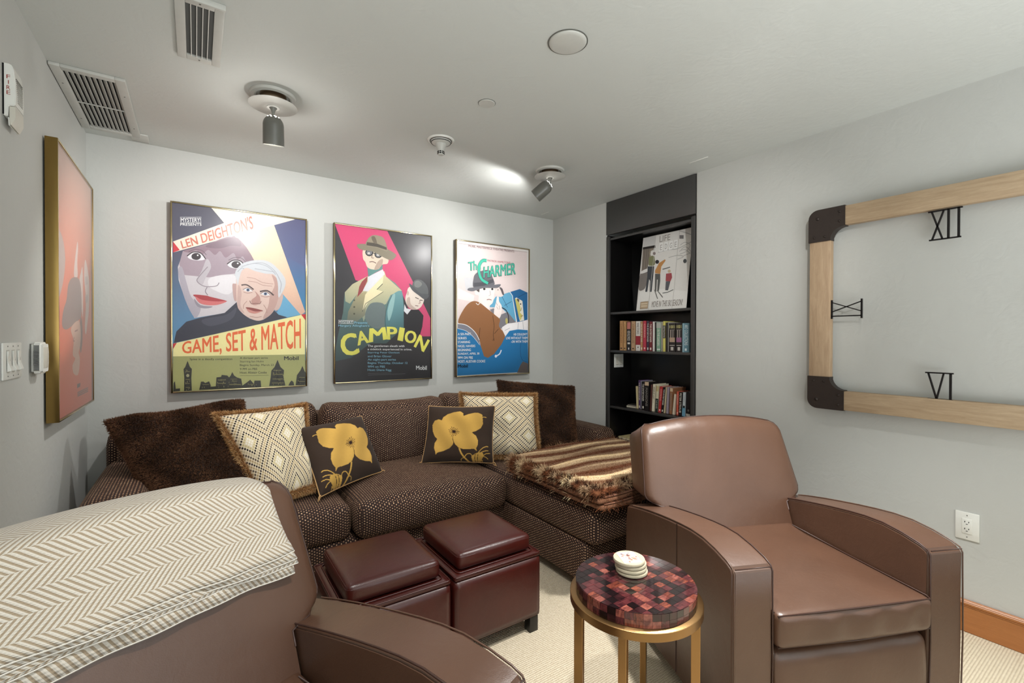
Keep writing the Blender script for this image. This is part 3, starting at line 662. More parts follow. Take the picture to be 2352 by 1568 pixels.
  ('L',(35,32,35),0.0091,0,[.367,.155,.365,.162,.36,.168,.352,.173,.342,.177,.332,.179,.321,.178,.311,.176,.303,.171,.298,.166,.296,.159,.298,.153,.303,.147,.311,.141,.321,.138,.332,.136,.342,.137,.352,.139,.36,.143,.365,.149,.367,.155]),
  ('P',(210,205,200),None,0,[.341,.161,.34,.164,.337,.166,.332,.167,.327,.168,.322,.168,.317,.167,.314,.165,.313,.163,.314,.161,.317,.158,.322,.157,.327,.156,.332,.156,.337,.157,.34,.159]),
  ('P',(120,120,125),None,0,[.459,.161,.456,.169,.449,.176,.438,.181,.424,.184,.411,.183,.4,.179,.392,.173,.39,.165,.392,.157,.4,.15,.411,.145,.424,.142,.438,.143,.449,.147,.456,.153]),
  ('L',(35,32,35),0.0094,0,[.46,.161,.459,.168,.453,.174,.445,.179,.435,.183,.424,.184,.413,.184,.403,.182,.395,.177,.39,.172,.389,.165,.39,.158,.395,.152,.403,.147,.413,.143,.424,.142,.435,.142,.445,.144,.453,.149,.458,.154,.46,.161]),
  ('P',(210,205,200),None,0,[.433,.167,.432,.169,.429,.171,.425,.173,.42,.174,.414,.173,.41,.172,.407,.171,.406,.169,.407,.166,.41,.164,.414,.163,.42,.162,.425,.162,.429,.163,.432,.165]),
  ('L',(35,32,35),0.0069,0,[.366,.158,.389,.159]),
  ('L',(110,85,80),0.0058,1,[.364,.172,.355,.189,.378,.191]),
  ('L',(95,60,58),0.0068,1,[.333,.22,.365,.215,.401,.223]),
  ('P',(138,130,112),None,1,[.211,.115,.241,.108,.308,.105,.486,.116,.599,.147,.605,.168,.557,.193,.486,.182,.364,.149,.265,.146,.221,.134]),
  ('P',(150,140,120),None,1,[.3,.113,.317,.07,.364,.042,.422,.039,.482,.054,.517,.118,.506,.138,.41,.121]),
  ('P',(82,76,68),None,0,[.308,.091,.399,.091,.509,.111,.51,.128,.41,.115,.303,.112]),
  ('P',(112,102,88),None,1,[.353,.055,.387,.049,.41,.091,.376,.09]),
  ('P',(44,42,46),None,0,[.693,.455,.701,.509,.748,.523,.861,.52,.915,.56,.901,.639,.871,.703,.694,.647]),
  ('P',(226,214,204),None,1,[.725,.408,.747,.369,.797,.371,.86,.42,.921,.443,.889,.497,.836,.519,.773,.517,.725,.487,.71,.447]),
  ('P',(195,175,165),None,1,[.729,.446,.76,.438,.772,.484,.836,.518,.775,.516,.729,.489]),
  ('L',(70,55,52),0.0076,0,[.82,.435,.861,.445]),
  ('L',(70,55,52),0.0077,0,[.871,.452,.905,.454]),
  ('L',(130,95,88),0.0064,0,[.871,.455,.876,.474,.858,.476]),
  ('L',(110,65,62),0.0063,0,[.82,.492,.855,.494]),
  ('P',(200,180,168),None,0,[.75,.409,.749,.415,.746,.42,.742,.423,.737,.425,.732,.424,.728,.42,.726,.415,.725,.41,.726,.404,.728,.399,.732,.395,.737,.394,.742,.395,.746,.398,.749,.403]),
  ('P',(226,226,230),None,0,[.701,.486,.721,.514,.775,.52,.731,.556,.694,.533]),
  ('P',(98,100,102),None,1,[.793,.371,.796,.332,.834,.311,.898,.315,.956,.352,.971,.402,.931,.422,.86,.404]),
  ('P',(128,130,128),None,1,[.815,.328,.859,.318,.898,.34,.86,.365,.815,.359]),
  ('P',(86,88,92),None,1,[.753,.343,.796,.359,.875,.404,.966,.407,.972,.429,.927,.446,.863,.421,.784,.385]),
  ('T',(236,230,110),'C',0.06,[.044,.703,.191,.685,.23,.819,.078,.837]),
  ('T',(236,230,110),'A',0.06,[.207,.681,.288,.667,.326,.747,.221,.766]),
  ('T',(236,230,110),'M',0.06,[.34,.657,.488,.647,.508,.726,.334,.746]),
  ('T',(236,230,110),'P',0.06,[.515,.644,.616,.645,.617,.728,.52,.727]),
  ('T',(236,230,110),'I',0.06,[.65,.646,.702,.652,.68,.739,.626,.731]),
  ('T',(236,230,110),'O',0.06,[.722,.664,.837,.675,.815,.757,.698,.745]),
  ('T',(236,230,110),'N',0.06,[.873,.696,.983,.735,.913,.814,.808,.777]),
  ('L',(235,235,235),0.0032,0,[.031,.606,.174,.606,.174,.627,.031,.626,.031,.606]),
  ('T',(235,235,235),'MYSTERY!',0.03,[.036,.609,.17,.608,.17,.624,.036,.625]),
  ('T',(150,200,222),'Presents',0.03,[.183,.611,.311,.61,.311,.626,.183,.627]),
  ('T',(150,200,222),"Margery Allingham's",0.03,[.031,.633,.331,.631,.331,.648,.031,.65]),
  ('T',(240,240,240),'The gentleman sleuth with',0.04,[.314,.763,.7,.766,.7,.784,.314,.781]),
  ('T',(240,240,240),'a sidekick experienced in crime.',0.04,[.314,.785,.781,.79,.782,.808,.314,.802]),
  ('T',(150,200,222),'Starring Peter Davison',0.04,[.314,.808,.645,.812,.645,.826,.314,.822]),
  ('T',(150,200,222),'and Brian Glover',0.04,[.314,.831,.56,.834,.56,.848,.315,.844]),
  ('T',(150,200,222),'An eight-part series',0.04,[.315,.853,.606,.858,.607,.875,.315,.87]),
  ('T',(150,200,222),'Begins Thursday, October 12',0.04,[.315,.875,.733,.883,.733,.901,.315,.892]),
  ('T',(150,200,222),'9PM on PBS',0.04,[.315,.899,.49,.903,.49,.917,.315,.913]),
  ('T',(150,200,222),'Host: Diana Rigg',0.04,[.315,.921,.558,.927,.558,.945,.315,.938]),
  ('L',(140,140,145),0.0023,0,[.315,.951,.555,.954]),
  ('L',(140,140,145),0.0023,0,[.315,.962,.708,.963]),
  ('T',(240,240,240),'Mobil',0.05,[.829,.911,.951,.914,.951,.943,.83,.939]),
 ],
 'p3':[
  ('P',(226,222,218),None,0,[0,0,1,0,1,1,0,1]),
  ('P',(222,208,206),None,0,[.02,.015,.975,.015,.975,.985,.02,.985]),
  ('L',(150,140,140),0.0038,0,[.021,.02,.762,.022,.983,.019]),
  ('P',(232,224,222),None,0,[.017,.349,.23,.399,.217,.446,.017,.43]),
  ('P',(205,205,208),None,0,[.092,.267,.209,.265,.216,.332,.118,.365]),
  ('P',(104,168,198),None,0,[.427,.479,.516,.398,.725,.352,.758,.38,.818,.591,.602,.482]),
  ('L',(50,90,120),0.0057,0,[.644,.462,.745,.427]),
  ('L',(50,90,120),0.0057,0,[.6,.385,.688,.476]),
  ('P',(40,105,155),None,0,[.725,.352,.867,.323,.984,.347,.986,.573,.83,.59,.761,.379]),
  ('L',(235,235,235),0.0086,0,[.72,.351,.758,.38,.818,.591]),
  ('L',(30,60,90),0.0044,0,[.846,.388,.98,.347]),
  ('P',(228,222,210),None,0,[.795,.402,.817,.392,.907,.418,.935,.574,.87,.582,.848,.535]),
  ('P',(202,192,110),None,0,[.795,.403,.844,.408,.887,.487,.868,.511,.911,.534,.879,.577,.848,.535]),
  ('P',(60,50,50),None,0,[.891,.443,.89,.445,.888,.447,.885,.449,.881,.449,.877,.449,.874,.448,.871,.446,.87,.444,.871,.442,.873,.44,.877,.439,.881,.438,.885,.438,.888,.439,.89,.441]),
  ('L',(60,50,50),0.0045,0,[.894,.47,.888,.494,.872,.501]),
  ('L',(120,60,60),0.006,0,[.881,.543,.918,.536]),
  ('P',(90,80,75),None,0,[.825,.399,.862,.407,.855,.432,.829,.416]),
  ('P',(230,215,210),None,1,[.501,.354,.563,.323,.627,.345,.626,.384,.572,.396,.522,.377]),
  ('P',(95,88,92),None,1,[.57,.321,.613,.331,.637,.376,.614,.377,.592,.347]),
  ('P',(50,45,50),None,0,[.557,.342,.556,.344,.555,.345,.552,.346,.55,.346,.547,.346,.545,.345,.543,.344,.543,.343,.543,.341,.545,.34,.547,.339,.55,.339,.552,.339,.555,.339,.556,.341]),
  ('P',(128,126,132),None,0,[.437,.5,.49,.488,.596,.533,.689,.511,.811,.591,.691,.606,.623,.639,.566,.648,.555,.581]),
  ('L',(45,45,50),0.0114,1,[.602,.478,.667,.5,.701,.547,.699,.606]),
  ('P',(190,180,110),None,0,[.691,.583,.69,.592,.686,.6,.68,.605,.674,.607,.667,.605,.661,.6,.658,.592,.656,.583,.657,.574,.661,.566,.666,.561,.673,.559,.679,.561,.685,.566,.689,.574]),
  ('P',(236,226,222),None,1,[.498,.553,.497,.497,.524,.438,.537,.395,.561,.398,.567,.433,.605,.471,.592,.541,.559,.567,.522,.566]),
  ('L',(150,120,118),0.0042,0,[.531,.473,.553,.495]),
  ('L',(150,120,118),0.0043,0,[.566,.464,.574,.495]),
  ('L',(150,120,118),0.0042,0,[.524,.442,.545,.465]),
  ('P',(236,226,222),None,1,[.232,.361,.276,.335,.487,.325,.496,.381,.478,.443,.437,.469,.427,.506,.351,.463,.284,.443,.286,.397,.246,.391]),
  ('P',(98,88,84),None,0,[.269,.337,.299,.337,.294,.372,.256,.36]),
  ('P',(45,42,45),None,0,[.377,.343,.376,.346,.372,.349,.367,.351,.361,.352,.355,.352,.349,.35,.346,.348,.345,.344,.346,.341,.349,.338,.354,.336,.361,.336,.367,.336,.372,.338,.376,.34]),
  ('P',(45,42,45),None,0,[.485,.339,.484,.342,.481,.345,.476,.347,.47,.348,.465,.347,.46,.346,.456,.343,.455,.34,.456,.337,.46,.334,.464,.332,.47,.331,.476,.331,.481,.333,.484,.336]),
  ('L',(120,100,100),0.0041,0,[.435,.353,.446,.387,.422,.392]),
  ('L',(140,90,88),0.0082,1,[.395,.425,.426,.42,.461,.425]),
  ('P',(236,228,226),None,1,[.331,.44,.378,.431,.423,.491,.428,.516,.404,.516,.352,.478]),
  ('P',(152,106,70),None,1,[.019,.603,.086,.508,.177,.449,.277,.444,.42,.5,.519,.543,.579,.575,.566,.628,.653,.694,.597,.77,.496,.842,.412,.871,.359,.858,.317,.786,.293,.732,.219,.671,.126,.627]),
  ('L',(70,48,32),0.0054,1,[.306,.64,.293,.694,.3,.728]),
  ('L',(70,48,32),0.0056,1,[.477,.544,.495,.621,.486,.692,.497,.739]),
  ('L',(70,48,32),0.0056,1,[.5,.684,.556,.648]),
  ('L',(70,48,32),0.0056,1,[.48,.739,.494,.719]),
  ('L',(245,245,245),0.0067,1,[.25,.454,.277,.466,.3,.451]),
  ('P',(236,232,232),None,0,[.606,.634,.691,.602,.838,.594,.988,.567,.989,.653,.84,.648,.715,.661,.656,.705,.623,.667]),
  ('L',(130,130,140),0.0043,0,[.649,.659,.721,.638]),
  ('L',(130,130,140),0.0045,0,[.845,.596,.839,.644]),
  ('L',(130,130,140),0.0045,0,[.912,.583,.926,.647]),
  ('P',(42,125,178),None,0,[.009,.648,.087,.647,.192,.673,.28,.729,.317,.786,.359,.858,.412,.871,.496,.842,.597,.77,.656,.705,.715,.661,.84,.648,.988,.653,1,.993,.009,.996]),
  ('P',(132,132,142),None,0,[.015,.615,.126,.621,.235,.673,.296,.734,.298,.767,.219,.71,.126,.665,.015,.647]),
  ('L',(240,240,240),0.0077,1,[.015,.612,.126,.623,.235,.673,.296,.734]),
  ('L',(240,240,240),0.0039,1,[.015,.648,.126,.667,.219,.712,.298,.771]),
  ('P',(108,98,94),None,0,[.828,.997,.881,.933,.915,.907,.994,.926,.997,1]),
  ('L',(30,70,110),0.0045,1,[.888,.753,.875,.819,.904,.892,.994,.916]),
  ('L',(240,240,245),0.0144,1,[.598,.812,.574,.842,.525,.859]),
  ('P',(240,240,245),None,0,[.539,.859,.538,.864,.534,.867,.528,.87,.522,.87,.515,.87,.51,.867,.506,.863,.505,.859,.506,.855,.51,.851,.515,.849,.521,.848,.528,.849,.534,.851,.537,.855]),
  ('P',(112,112,118),None,1,[.219,.339,.216,.272,.242,.234,.308,.21,.429,.196,.471,.245,.497,.308,.35,.335]),
  ('P',(88,88,94),None,0,[.22,.302,.349,.292,.483,.26,.491,.286,.35,.32,.22,.332]),
  ('P',(118,118,124),None,1,[.138,.359,.166,.343,.35,.326,.549,.299,.588,.302,.535,.328,.35,.337,.216,.365,.153,.364]),
  ('T',(150,128,128),'MOBIL MASTERPIECE THEATRE PRESENTS',0.03,[.149,.019,.781,.018,.781,.035,.149,.037]),
  ('T',(188,128,134),"PATRICK HAMILTON'S",0.03,[.404,.115,.725,.113,.725,.129,.404,.13]),
  ('T',(40,70,70),'T',0.06,[.147,.152,.217,.143,.218,.208,.152,.216]),
  ('T',(40,70,70),'he',0.06,[.217,.138,.31,.148,.31,.198,.218,.208]),
  ('L',(40,70,70),0.0381,1,[.39,.126,.35,.125,.314,.142,.289,.179,.292,.231,.329,.274,.41,.298]),
  ('T',(40,70,70),'HARMER',0.06,[.35,.176,.8,.117,.8,.207,.349,.26]),
  ('T',(80,190,165),'T',0.02,[.149,.152,.215,.143,.215,.207,.155,.215]),
  ('T',(80,190,165),'he',0.02,[.217,.139,.31,.15,.31,.197,.218,.207]),
  ('L',(80,190,165),0.0326,1,[.39,.126,.35,.125,.314,.142,.289,.179,.292,.231,.329,.274,.41,.298]),
  ('T',(80,190,165),'HARMER',0.02,[.35,.177,.8,.118,.8,.205,.349,.258]),
  ('T',(240,240,240),'A SIX-PART',0.03,[.015,.681,.182,.679,.182,.698,.015,.699]),
  ('T',(240,240,240),'SERIES',0.03,[.015,.711,.126,.71,.126,.728,.015,.729]),
  ('T',(240,240,240),'STARRING',0.03,[.015,.74,.171,.739,.172,.757,.015,.758]),
  ('T',(240,240,240),'NIGEL HAVERS',0.03,[.015,.769,.238,.769,.239,.787,.015,.788]),
  ('T',(240,240,240),'BEGINNING',0.03,[.015,.798,.181,.798,.181,.817,.015,.816]),
  ('T',(240,240,240),'SUNDAY, APRIL 30',0.03,[.015,.827,.293,.828,.293,.846,.015,.845]),
  ('T',(240,240,240),'9PM ON PBS',0.03,[.015,.855,.207,.856,.207,.875,.016,.873]),
  ('T',(240,240,240),'HOST: ALISTAIR COOKE',0.03,[.016,.883,.372,.886,.372,.905,.016,.901]),
  ('T',(20,40,60),'Mobil',0.05,[.016,.914,.142,.915,.142,.939,.016,.937]),
  ('T',(240,240,240),"HE COULDN'T",0.03,[.774,.679,.978,.677,.978,.696,.774,.698]),
  ('T',(240,240,240),'LIVE WITHOUT THEM',0.03,[.665,.709,.979,.707,.979,.726,.665,.728]),
  ('T',(240,240,240),'-OR WITH THEM',0.03,[.736,.738,.98,.736,.981,.755,.736,.756]),
  ('L',(220,220,225),0.0026,0,[.016,.999,.222,.999,.428,.998]),
 ],
 'pl':[
  ('P',(214,176,160),(226,140,112),0,[0,0,1,0,1,.45,0,.45]),  # paler top: the wash of glass reflection is put into the print colour
  ('P',(226,140,112),(234,112,70),0,[0,.45,1,.45,1,1,0,1]),
  ('P',(196,176,168),None,1,[-.006,.324,.145,.327,.213,.405,.143,.509,.022,.551]),
  ('P',(226,208,200),None,1,[.446,.453,.452,.406,.509,.332,.542,.3,.562,.322,.536,.39,.544,.445]),
  ('P',(226,208,200),None,1,[.599,.461,.64,.424,.696,.395,.706,.493,.702,.612,.643,.555]),
  ('P',(226,208,200),None,1,[.748,.43,.783,.353,.868,.386,.926,.459,.907,.574,.862,.628,.802,.689,.762,.651,.804,.537]),
  ('P',(205,190,186),None,0,[.778,.431,.862,.421,.871,.457,.787,.468]),
  ('P',(205,190,186),None,0,[.781,.513,.873,.506,.866,.54,.789,.548]),
  ('P',(158,136,130),None,1,[.128,.644,.164,.599,.242,.556,.28,.5,.377,.465,.554,.452,.641,.487,.661,.584,.616,.62,.409,.652,.241,.672,.147,.666]),
  ('P',(150,120,112),None,1,[.609,.62,.673,.633,.683,.714,.63,.769,.594,.734]),
  ('P',(228,190,170),None,1,[.346,.666,.568,.631,.628,.684,.605,.739,.56,.769,.599,.799,.544,.858,.417,.85,.385,.816,.459,.79,.394,.773,.416,.716]),
  ('L',(170,120,105),0.01,0,[.448,.678,.541,.671]),
  ('L',(170,110,95),0.01,0,[.435,.702,.403,.716,.442,.718]),
  ('P',(110,80,75),None,0,[.51,.898,.608,.898,.601,.914,.511,.915]),
  ('L',(150,95,80),0.0079,0,[.518,.935,.861,.934]),
  ('L',(150,95,80),0.0079,0,[.518,.942,.861,.942]),
  ('L',(150,95,80),0.0079,0,[.518,.949,.862,.95]),
 ],
 'ps':[
  ('P',(226,224,220),None,0,[0,0,1,0,1,1,0,1]),
  ('P',(205,204,202),None,0,[0,0,.27,.002,.265,.206,.014,.203]),
  ('P',(235,234,230),None,0,[.002,.933,.048,.742,.512,.734,.998,.796,1,1,0,1]),
  ('L',(182,182,180),0.013,1,[.352,.24,.567,.23,.741,.238,1,.179]),
  ('L',(182,182,180),0.0124,1,[.578,.335,.749,.325,.869,.354,.754,.376]),
  ('L',(182,182,180),0.0119,1,[.788,.198,.869,.174,.971,.22,.912,.292,.798,.313]),
  ('L',(182,182,180),0.0118,1,[.81,.258,.891,.233,.995,.312,.868,.343]),
  ('L',(182,182,180),0.0121,1,[.736,.007,1.001,.101]),
  ('L',(182,182,180),0.0118,1,[.778,.277,.877,.265,.997,.335]),
  ('L',(150,150,150),0.0051,0,[.76,-.006,1.001,.101]),
  ('P',(120,118,118),None,0,[.755,.068,.835,.079,.839,.125,.76,.114]),
  ('P',(132,122,112),None,0,[.013,.141,.264,.152,.25,.193,.198,.201,.178,.366,.148,.438,.031,.465]),
  ('L',(100,92,84),0.0119,0,[.058,.158,.061,.44]),
  ('L',(100,92,84),0.0118,0,[.107,.164,.11,.445]),
  ('L',(100,92,84),0.0117,0,[.146,.169,.149,.448]),
  ('P',(45,40,38),None,0,[.011,.131,.281,.134,.292,.169,.015,.161]),
  ('P',(128,122,118),None,1,[.017,.485,.172,.48,.164,.665,.107,.722,.008,.704]),
  ('P',(230,228,225),None,1,[.034,.462,.158,.437,.172,.476,.029,.496]),
  ('P',(130,132,96),None,0,[.169,.283,.234,.269,.286,.287,.316,.392,.282,.414,.178,.399]),
  ('P',(120,100,100),None,0,[.303,.249,.302,.257,.296,.264,.288,.268,.277,.268,.266,.265,.256,.259,.249,.252,.246,.243,.247,.235,.253,.228,.261,.225,.272,.224,.283,.227,.293,.233,.3,.241]),
  ('L',(150,140,120),0.023,0,[.207,.285,.162,.219,.215,.189]),
  ('P',(66,70,76),None,0,[.16,.407,.301,.42,.3,.544,.297,.759,.252,.756,.243,.611,.218,.586,.203,.753,.161,.751,.172,.546]),
  ('P',(196,142,86),None,0,[.326,.481,.395,.387,.512,.349,.525,.369,.45,.439,.442,.534,.334,.516]),
  ('P',(48,46,50),None,0,[.395,.371,.393,.38,.385,.388,.373,.393,.357,.393,.341,.39,.327,.383,.318,.373,.313,.363,.315,.353,.323,.345,.336,.341,.352,.34,.367,.344,.381,.351,.391,.36]),
  ('P',(92,92,90),None,0,[.335,.523,.442,.534,.455,.626,.447,.756,.414,.754,.402,.605,.384,.604,.393,.764,.364,.763]),
  ('L',(120,120,116),0.0166,0,[.354,.736,.436,.859]),
  ('L',(120,120,116),0.0164,0,[.41,.745,.538,.846]),
  ('P',(164,78,84),None,0,[.56,.542,.668,.541,.687,.603,.661,.65,.566,.637]),
  ('P',(200,180,150),None,0,[.65,.517,.648,.525,.642,.531,.633,.535,.622,.535,.611,.533,.6,.528,.593,.52,.59,.512,.592,.504,.598,.498,.607,.494,.618,.494,.629,.496,.64,.502,.647,.509]),
  ('P',(92,92,98),None,0,[.57,.64,.661,.648,.631,.762,.575,.756]),
  ('L',(120,122,118),0.0142,0,[.525,.79,.623,.786,.733,.759]),
  ('P',(80,82,84),None,0,[.937,.417,.935,.427,.929,.435,.919,.44,.906,.441,.893,.438,.882,.431,.874,.421,.871,.411,.872,.401,.879,.393,.889,.388,.901,.387,.914,.39,.925,.397,.933,.407]),
  ('P',(120,120,120),None,0,[.476,.471,.625,.458,.635,.47,.487,.485]),
  ('L',(196,194,190),0.0076,0,[.274,.002,.274,.208,.261,.849,.264,.995]),
  ('L',(196,194,190),0.0068,0,[.752,.001,.745,.284,.749,.76,.738,.996]),
  ('T',(158,154,148),'LIFE',0.02,[.357,.026,.573,.026,.581,.105,.365,.108]),
  ('P',(242,242,240),None,0,[.367,.12,.444,.122,.448,.237,.372,.238]),
  ('T',(176,172,168),'E',0.02,[.386,.147,.43,.147,.432,.216,.39,.218]),
  ('P',(242,242,240),None,0,[.467,.12,.542,.121,.546,.235,.472,.236]),
  ('T',(176,172,168),'D',0.02,[.486,.146,.529,.146,.53,.215,.489,.217]),
  ('P',(242,242,240),None,0,[.565,.119,.638,.121,.643,.234,.569,.234]),
  ('T',(176,172,168),'G',0.02,[.583,.145,.625,.146,.627,.213,.587,.215]),
  ('P',(242,242,240),None,0,[.661,.119,.733,.12,.737,.232,.665,.233]),
  ('T',(176,172,168),'E',0.02,[.679,.144,.72,.145,.721,.212,.682,.214]),
  ('T',(140,130,125),'MOVE IN THIS SKI SEASON!',0.01,[.33,.887,.934,.887,.928,.965,.324,.966]),
  ('P',(190,168,140),None,0,[.084,.886,.248,.883,.247,.975,.085,.976]),
  ('L',(150,128,100),0.0097,0,[.084,.886,.248,.883,.247,.975,.085,.976,.084,.886]),
  ('L',(222,206,180),0.0174,0,[.102,.91,.232,.911]),
  ('L',(222,206,180),0.0174,0,[.106,.941,.235,.942]),
 ],
 'fl':[
  ('P',(206,163,82),None,0,[.17,.252,.18,.179,.248,.143,.313,.148,.395,.177,.456,.207,.464,.152,.51,.113,.603,.133,.691,.173,.75,.228,.769,.283,.817,.265,.877,.286,.908,.365,.891,.474,.851,.56,.807,.608,.84,.677,.84,.755,.816,.825,.804,.878,.783,.84,.702,.816,.62,.768,.58,.713,.564,.658,.542,.701,.492,.757,.425,.782,.337,.78,.274,.776,.232,.816,.245,.766,.223,.703,.226,.624,.256,.553,.32,.494,.261,.471,.191,.421,.16,.347]),
  ('L',(206,163,82),0.0119,1,[.177,.228,.142,.222,.114,.231]),
  ('L',(206,163,82),0.0229,1,[.483,.766,.453,.849,.401,.932,.323,1.011,.231,1.038]),
  ('L',(206,163,82),0.0109,1,[.404,.922,.374,.866,.32,.864,.286,.933]),
  ('L',(206,163,82),0.0089,1,[.402,.927,.445,.948,.448,.988]),
  ('P',(206,163,82),None,1,[.151,.841,.213,.837,.283,.878,.307,.919,.276,1.025,.208,1.044,.17,.973,.143,.901]),
  ('L',(206,163,82),0.0112,1,[.216,.843,.162,.77,.103,.733,.064,.735]),
  ('L',(206,163,82),0.0109,1,[.19,.844,.121,.809,.065,.801]),
  ('L',(206,163,82),0.0107,1,[.153,.899,.098,.853,.042,.847]),
  ('L',(206,163,82),0.0107,1,[.143,.901,.1,.915,.072,.945]),
  ('L',(206,163,82),0.0107,1,[.176,.986,.153,.966,.162,1.031]),
  ('L',(206,163,82),0.0108,1,[.212,1.031,.171,1.034]),
  ('L',(52,34,28),0.0067,0,[.576,.485,.636,.508]),
  ('L',(52,34,28),0.0067,0,[.576,.485,.627,.538]),
  ('L',(52,34,28),0.0067,0,[.576,.485,.604,.565]),
  ('L',(52,34,28),0.0067,0,[.576,.485,.571,.556]),
  ('L',(52,34,28),0.0067,0,[.576,.485,.54,.561]),
  ('L',(52,34,28),0.0067,0,[.576,.485,.527,.533]),
  ('L',(52,34,28),0.0067,0,[.576,.485,.505,.516]),
  ('L',(52,34,28),0.0067,0,[.576,.485,.491,.488]),
  ('L',(52,34,28),0.0067,0,[.576,.485,.513,.46]),
  ('L',(52,34,28),0.0067,0,[.576,.485,.523,.428]),
  ('L',(52,34,28),0.0067,0,[.576,.485,.555,.424]),
  ('L',(52,34,28),0.0067,0,[.576,.485,.582,.406]),
  ('L',(52,34,28),0.0067,0,[.576,.485,.616,.4]),
  ('L',(52,34,28),0.0067,0,[.576,.485,.631,.43]),
  ('L',(52,34,28),0.0067,0,[.576,.485,.656,.449]),
  ('L',(52,34,28),0.0067,0,[.576,.485,.643,.482]),
  ('P',(52,34,28),None,0,[.599,.491,.594,.499,.586,.505,.577,.509,.568,.508,.56,.504,.554,.497,.552,.488,.554,.478,.559,.47,.566,.464,.576,.46,.585,.461,.593,.465,.598,.472,.6,.481]),
  ('L',(52,34,28),0.0078,0,[.585,.551,.585,.602,.561,.682]),
  ('L',(52,34,28),0.0074,1,[.215,.864,.224,.931,.218,1.012]),
  ('L',(52,34,28),0.0075,1,[.255,.868,.261,.945,.244,1.012]),
 ],
}
# ------------------------------------------------------------------ the room
YB = -6.1                                    # wall behind the camera
NY0, NY1, ND = -1.545, -.705, .30            # bookcase niche in the right wall
def struct(o): return tag(o, kind='structure')
struct(box('floor', (-.1, YB-.1, -.08), (RW+.45, .1, 0), M['carpet']))
struct(box('ceiling', (-.1, YB-.1, RH), (RW+.45, .1, RH+.08), M['ceil']))
struct(box('wall_back', (-.1, 0, 0), (RW+.45, .1, RH), M['wall']))
struct(box('wall_left', (-.1, YB, 0), (0, 0, RH), M['wall']))
struct(box('wall_front', (-.1, YB-.1, 0), (RW+.45, YB, RH), M['wall']))
def wall_right():
    bm = bmesh.new()
    bmbox(bm, (RW+.2, NY1/2, RH/2), (.4, -NY1, RH)); bmbox(bm, (RW+.2, (NY0+YB)/2, RH/2), (.4, NY0-YB, RH)); bmbox(bm, (RW+.37, (NY0+NY1)/2, RH/2), (.06, NY1-NY0, RH))
    ed = [e for e in bm.edges if all(abs(v.co.x-RW) < 1e-4 for v in e.verts) and all(abs(v.co.y-y) < 1e-4 for v in e.verts for y in [min((NY0, NY1), key=lambda q: abs(q-v.co.y))])]
    bmesh.ops.bevel(bm, geom=ed, offset=.012, segments=4, profile=.5, affect='EDGES')
    return link('wall_right', tomesh(bm, 'wall_right'), M['wall'], None, 35)
struct(wall_right())
def baseboard(name, pts, axis, a, b): return struct(prism(name, pts, axis, a, b, M['pine'], None, .003, 2))
prof = [(0, 0), (-.016, 0), (-.016, .118), (-.019, .120), (-.019, .134), (-.012, .142), (0, .142)]
baseboard('baseboard_right', [(RW+x, z) for x, z in prof], 'y', YB, NY0-.03)
baseboard('baseboard_left', [(-x, z) for x, z in prof], 'y', YB, -.02)
baseboard('baseboard_back', [(x, z) for x, z in prof], 'x', .02, RW-.02)

# ------------------------------------------------------------------ bookcase in the niche
bc = empty('bookcase', (RW, (NY0+NY1)/2, 0), 0, 'tall black built-in bookcase recessed in the right wall, full of books', 'bookcase')
HW = (NY1-NY0)/2-.002
box('header_panel', (-.004, -HW, 2.165), (.018, HW, RH-.002), M['blackedge'], bc, .002)
box('back_panel', (ND-.012, -HW, .01), (ND-.004, HW, 2.16), M['black'], bc)
box('side_panel', (.004, HW-.018, .01), (ND-.013, HW, 2.16), M['black'], bc, .001); box('side_panel', (.004, -HW, .01), (ND-.013, -HW+.018, 2.16), M['black'], bc, .001)
box('face_frame', (-.004, HW-.032, .0), (.016, HW-.0005, 2.15), M['blackedge'], bc, .003); box('face_frame', (-.004, -HW+.0005, .0), (.016, -HW+.032, 2.15), M['blackedge'], bc, .003)
box('top_rail', (.004, -HW+.034, 2.118), (.016, HW-.034, 2.136), M['blackedge'], bc, .002); box('top_panel', (.02, -HW+.02, 2.125), (ND-.014, HW-.02, 2.14), M['black'], bc)
box('plinth', (.03, -HW+.033, .0), (.05, HW-.033, .09), M['black'], bc)
for z in (.10, .445, .743, 1.205, 1.520): box('shelf', (.012, -HW+.020, z-.019), (ND-.014, HW-.020, z), M['black'], bc, .002).data.materials.append(M['blackedge'])
for o in bc.children:
    if o.name.startswith('shelf'):
        for p in o.data.polygons:
            if p.center.x < .0135: p.material_index = 1

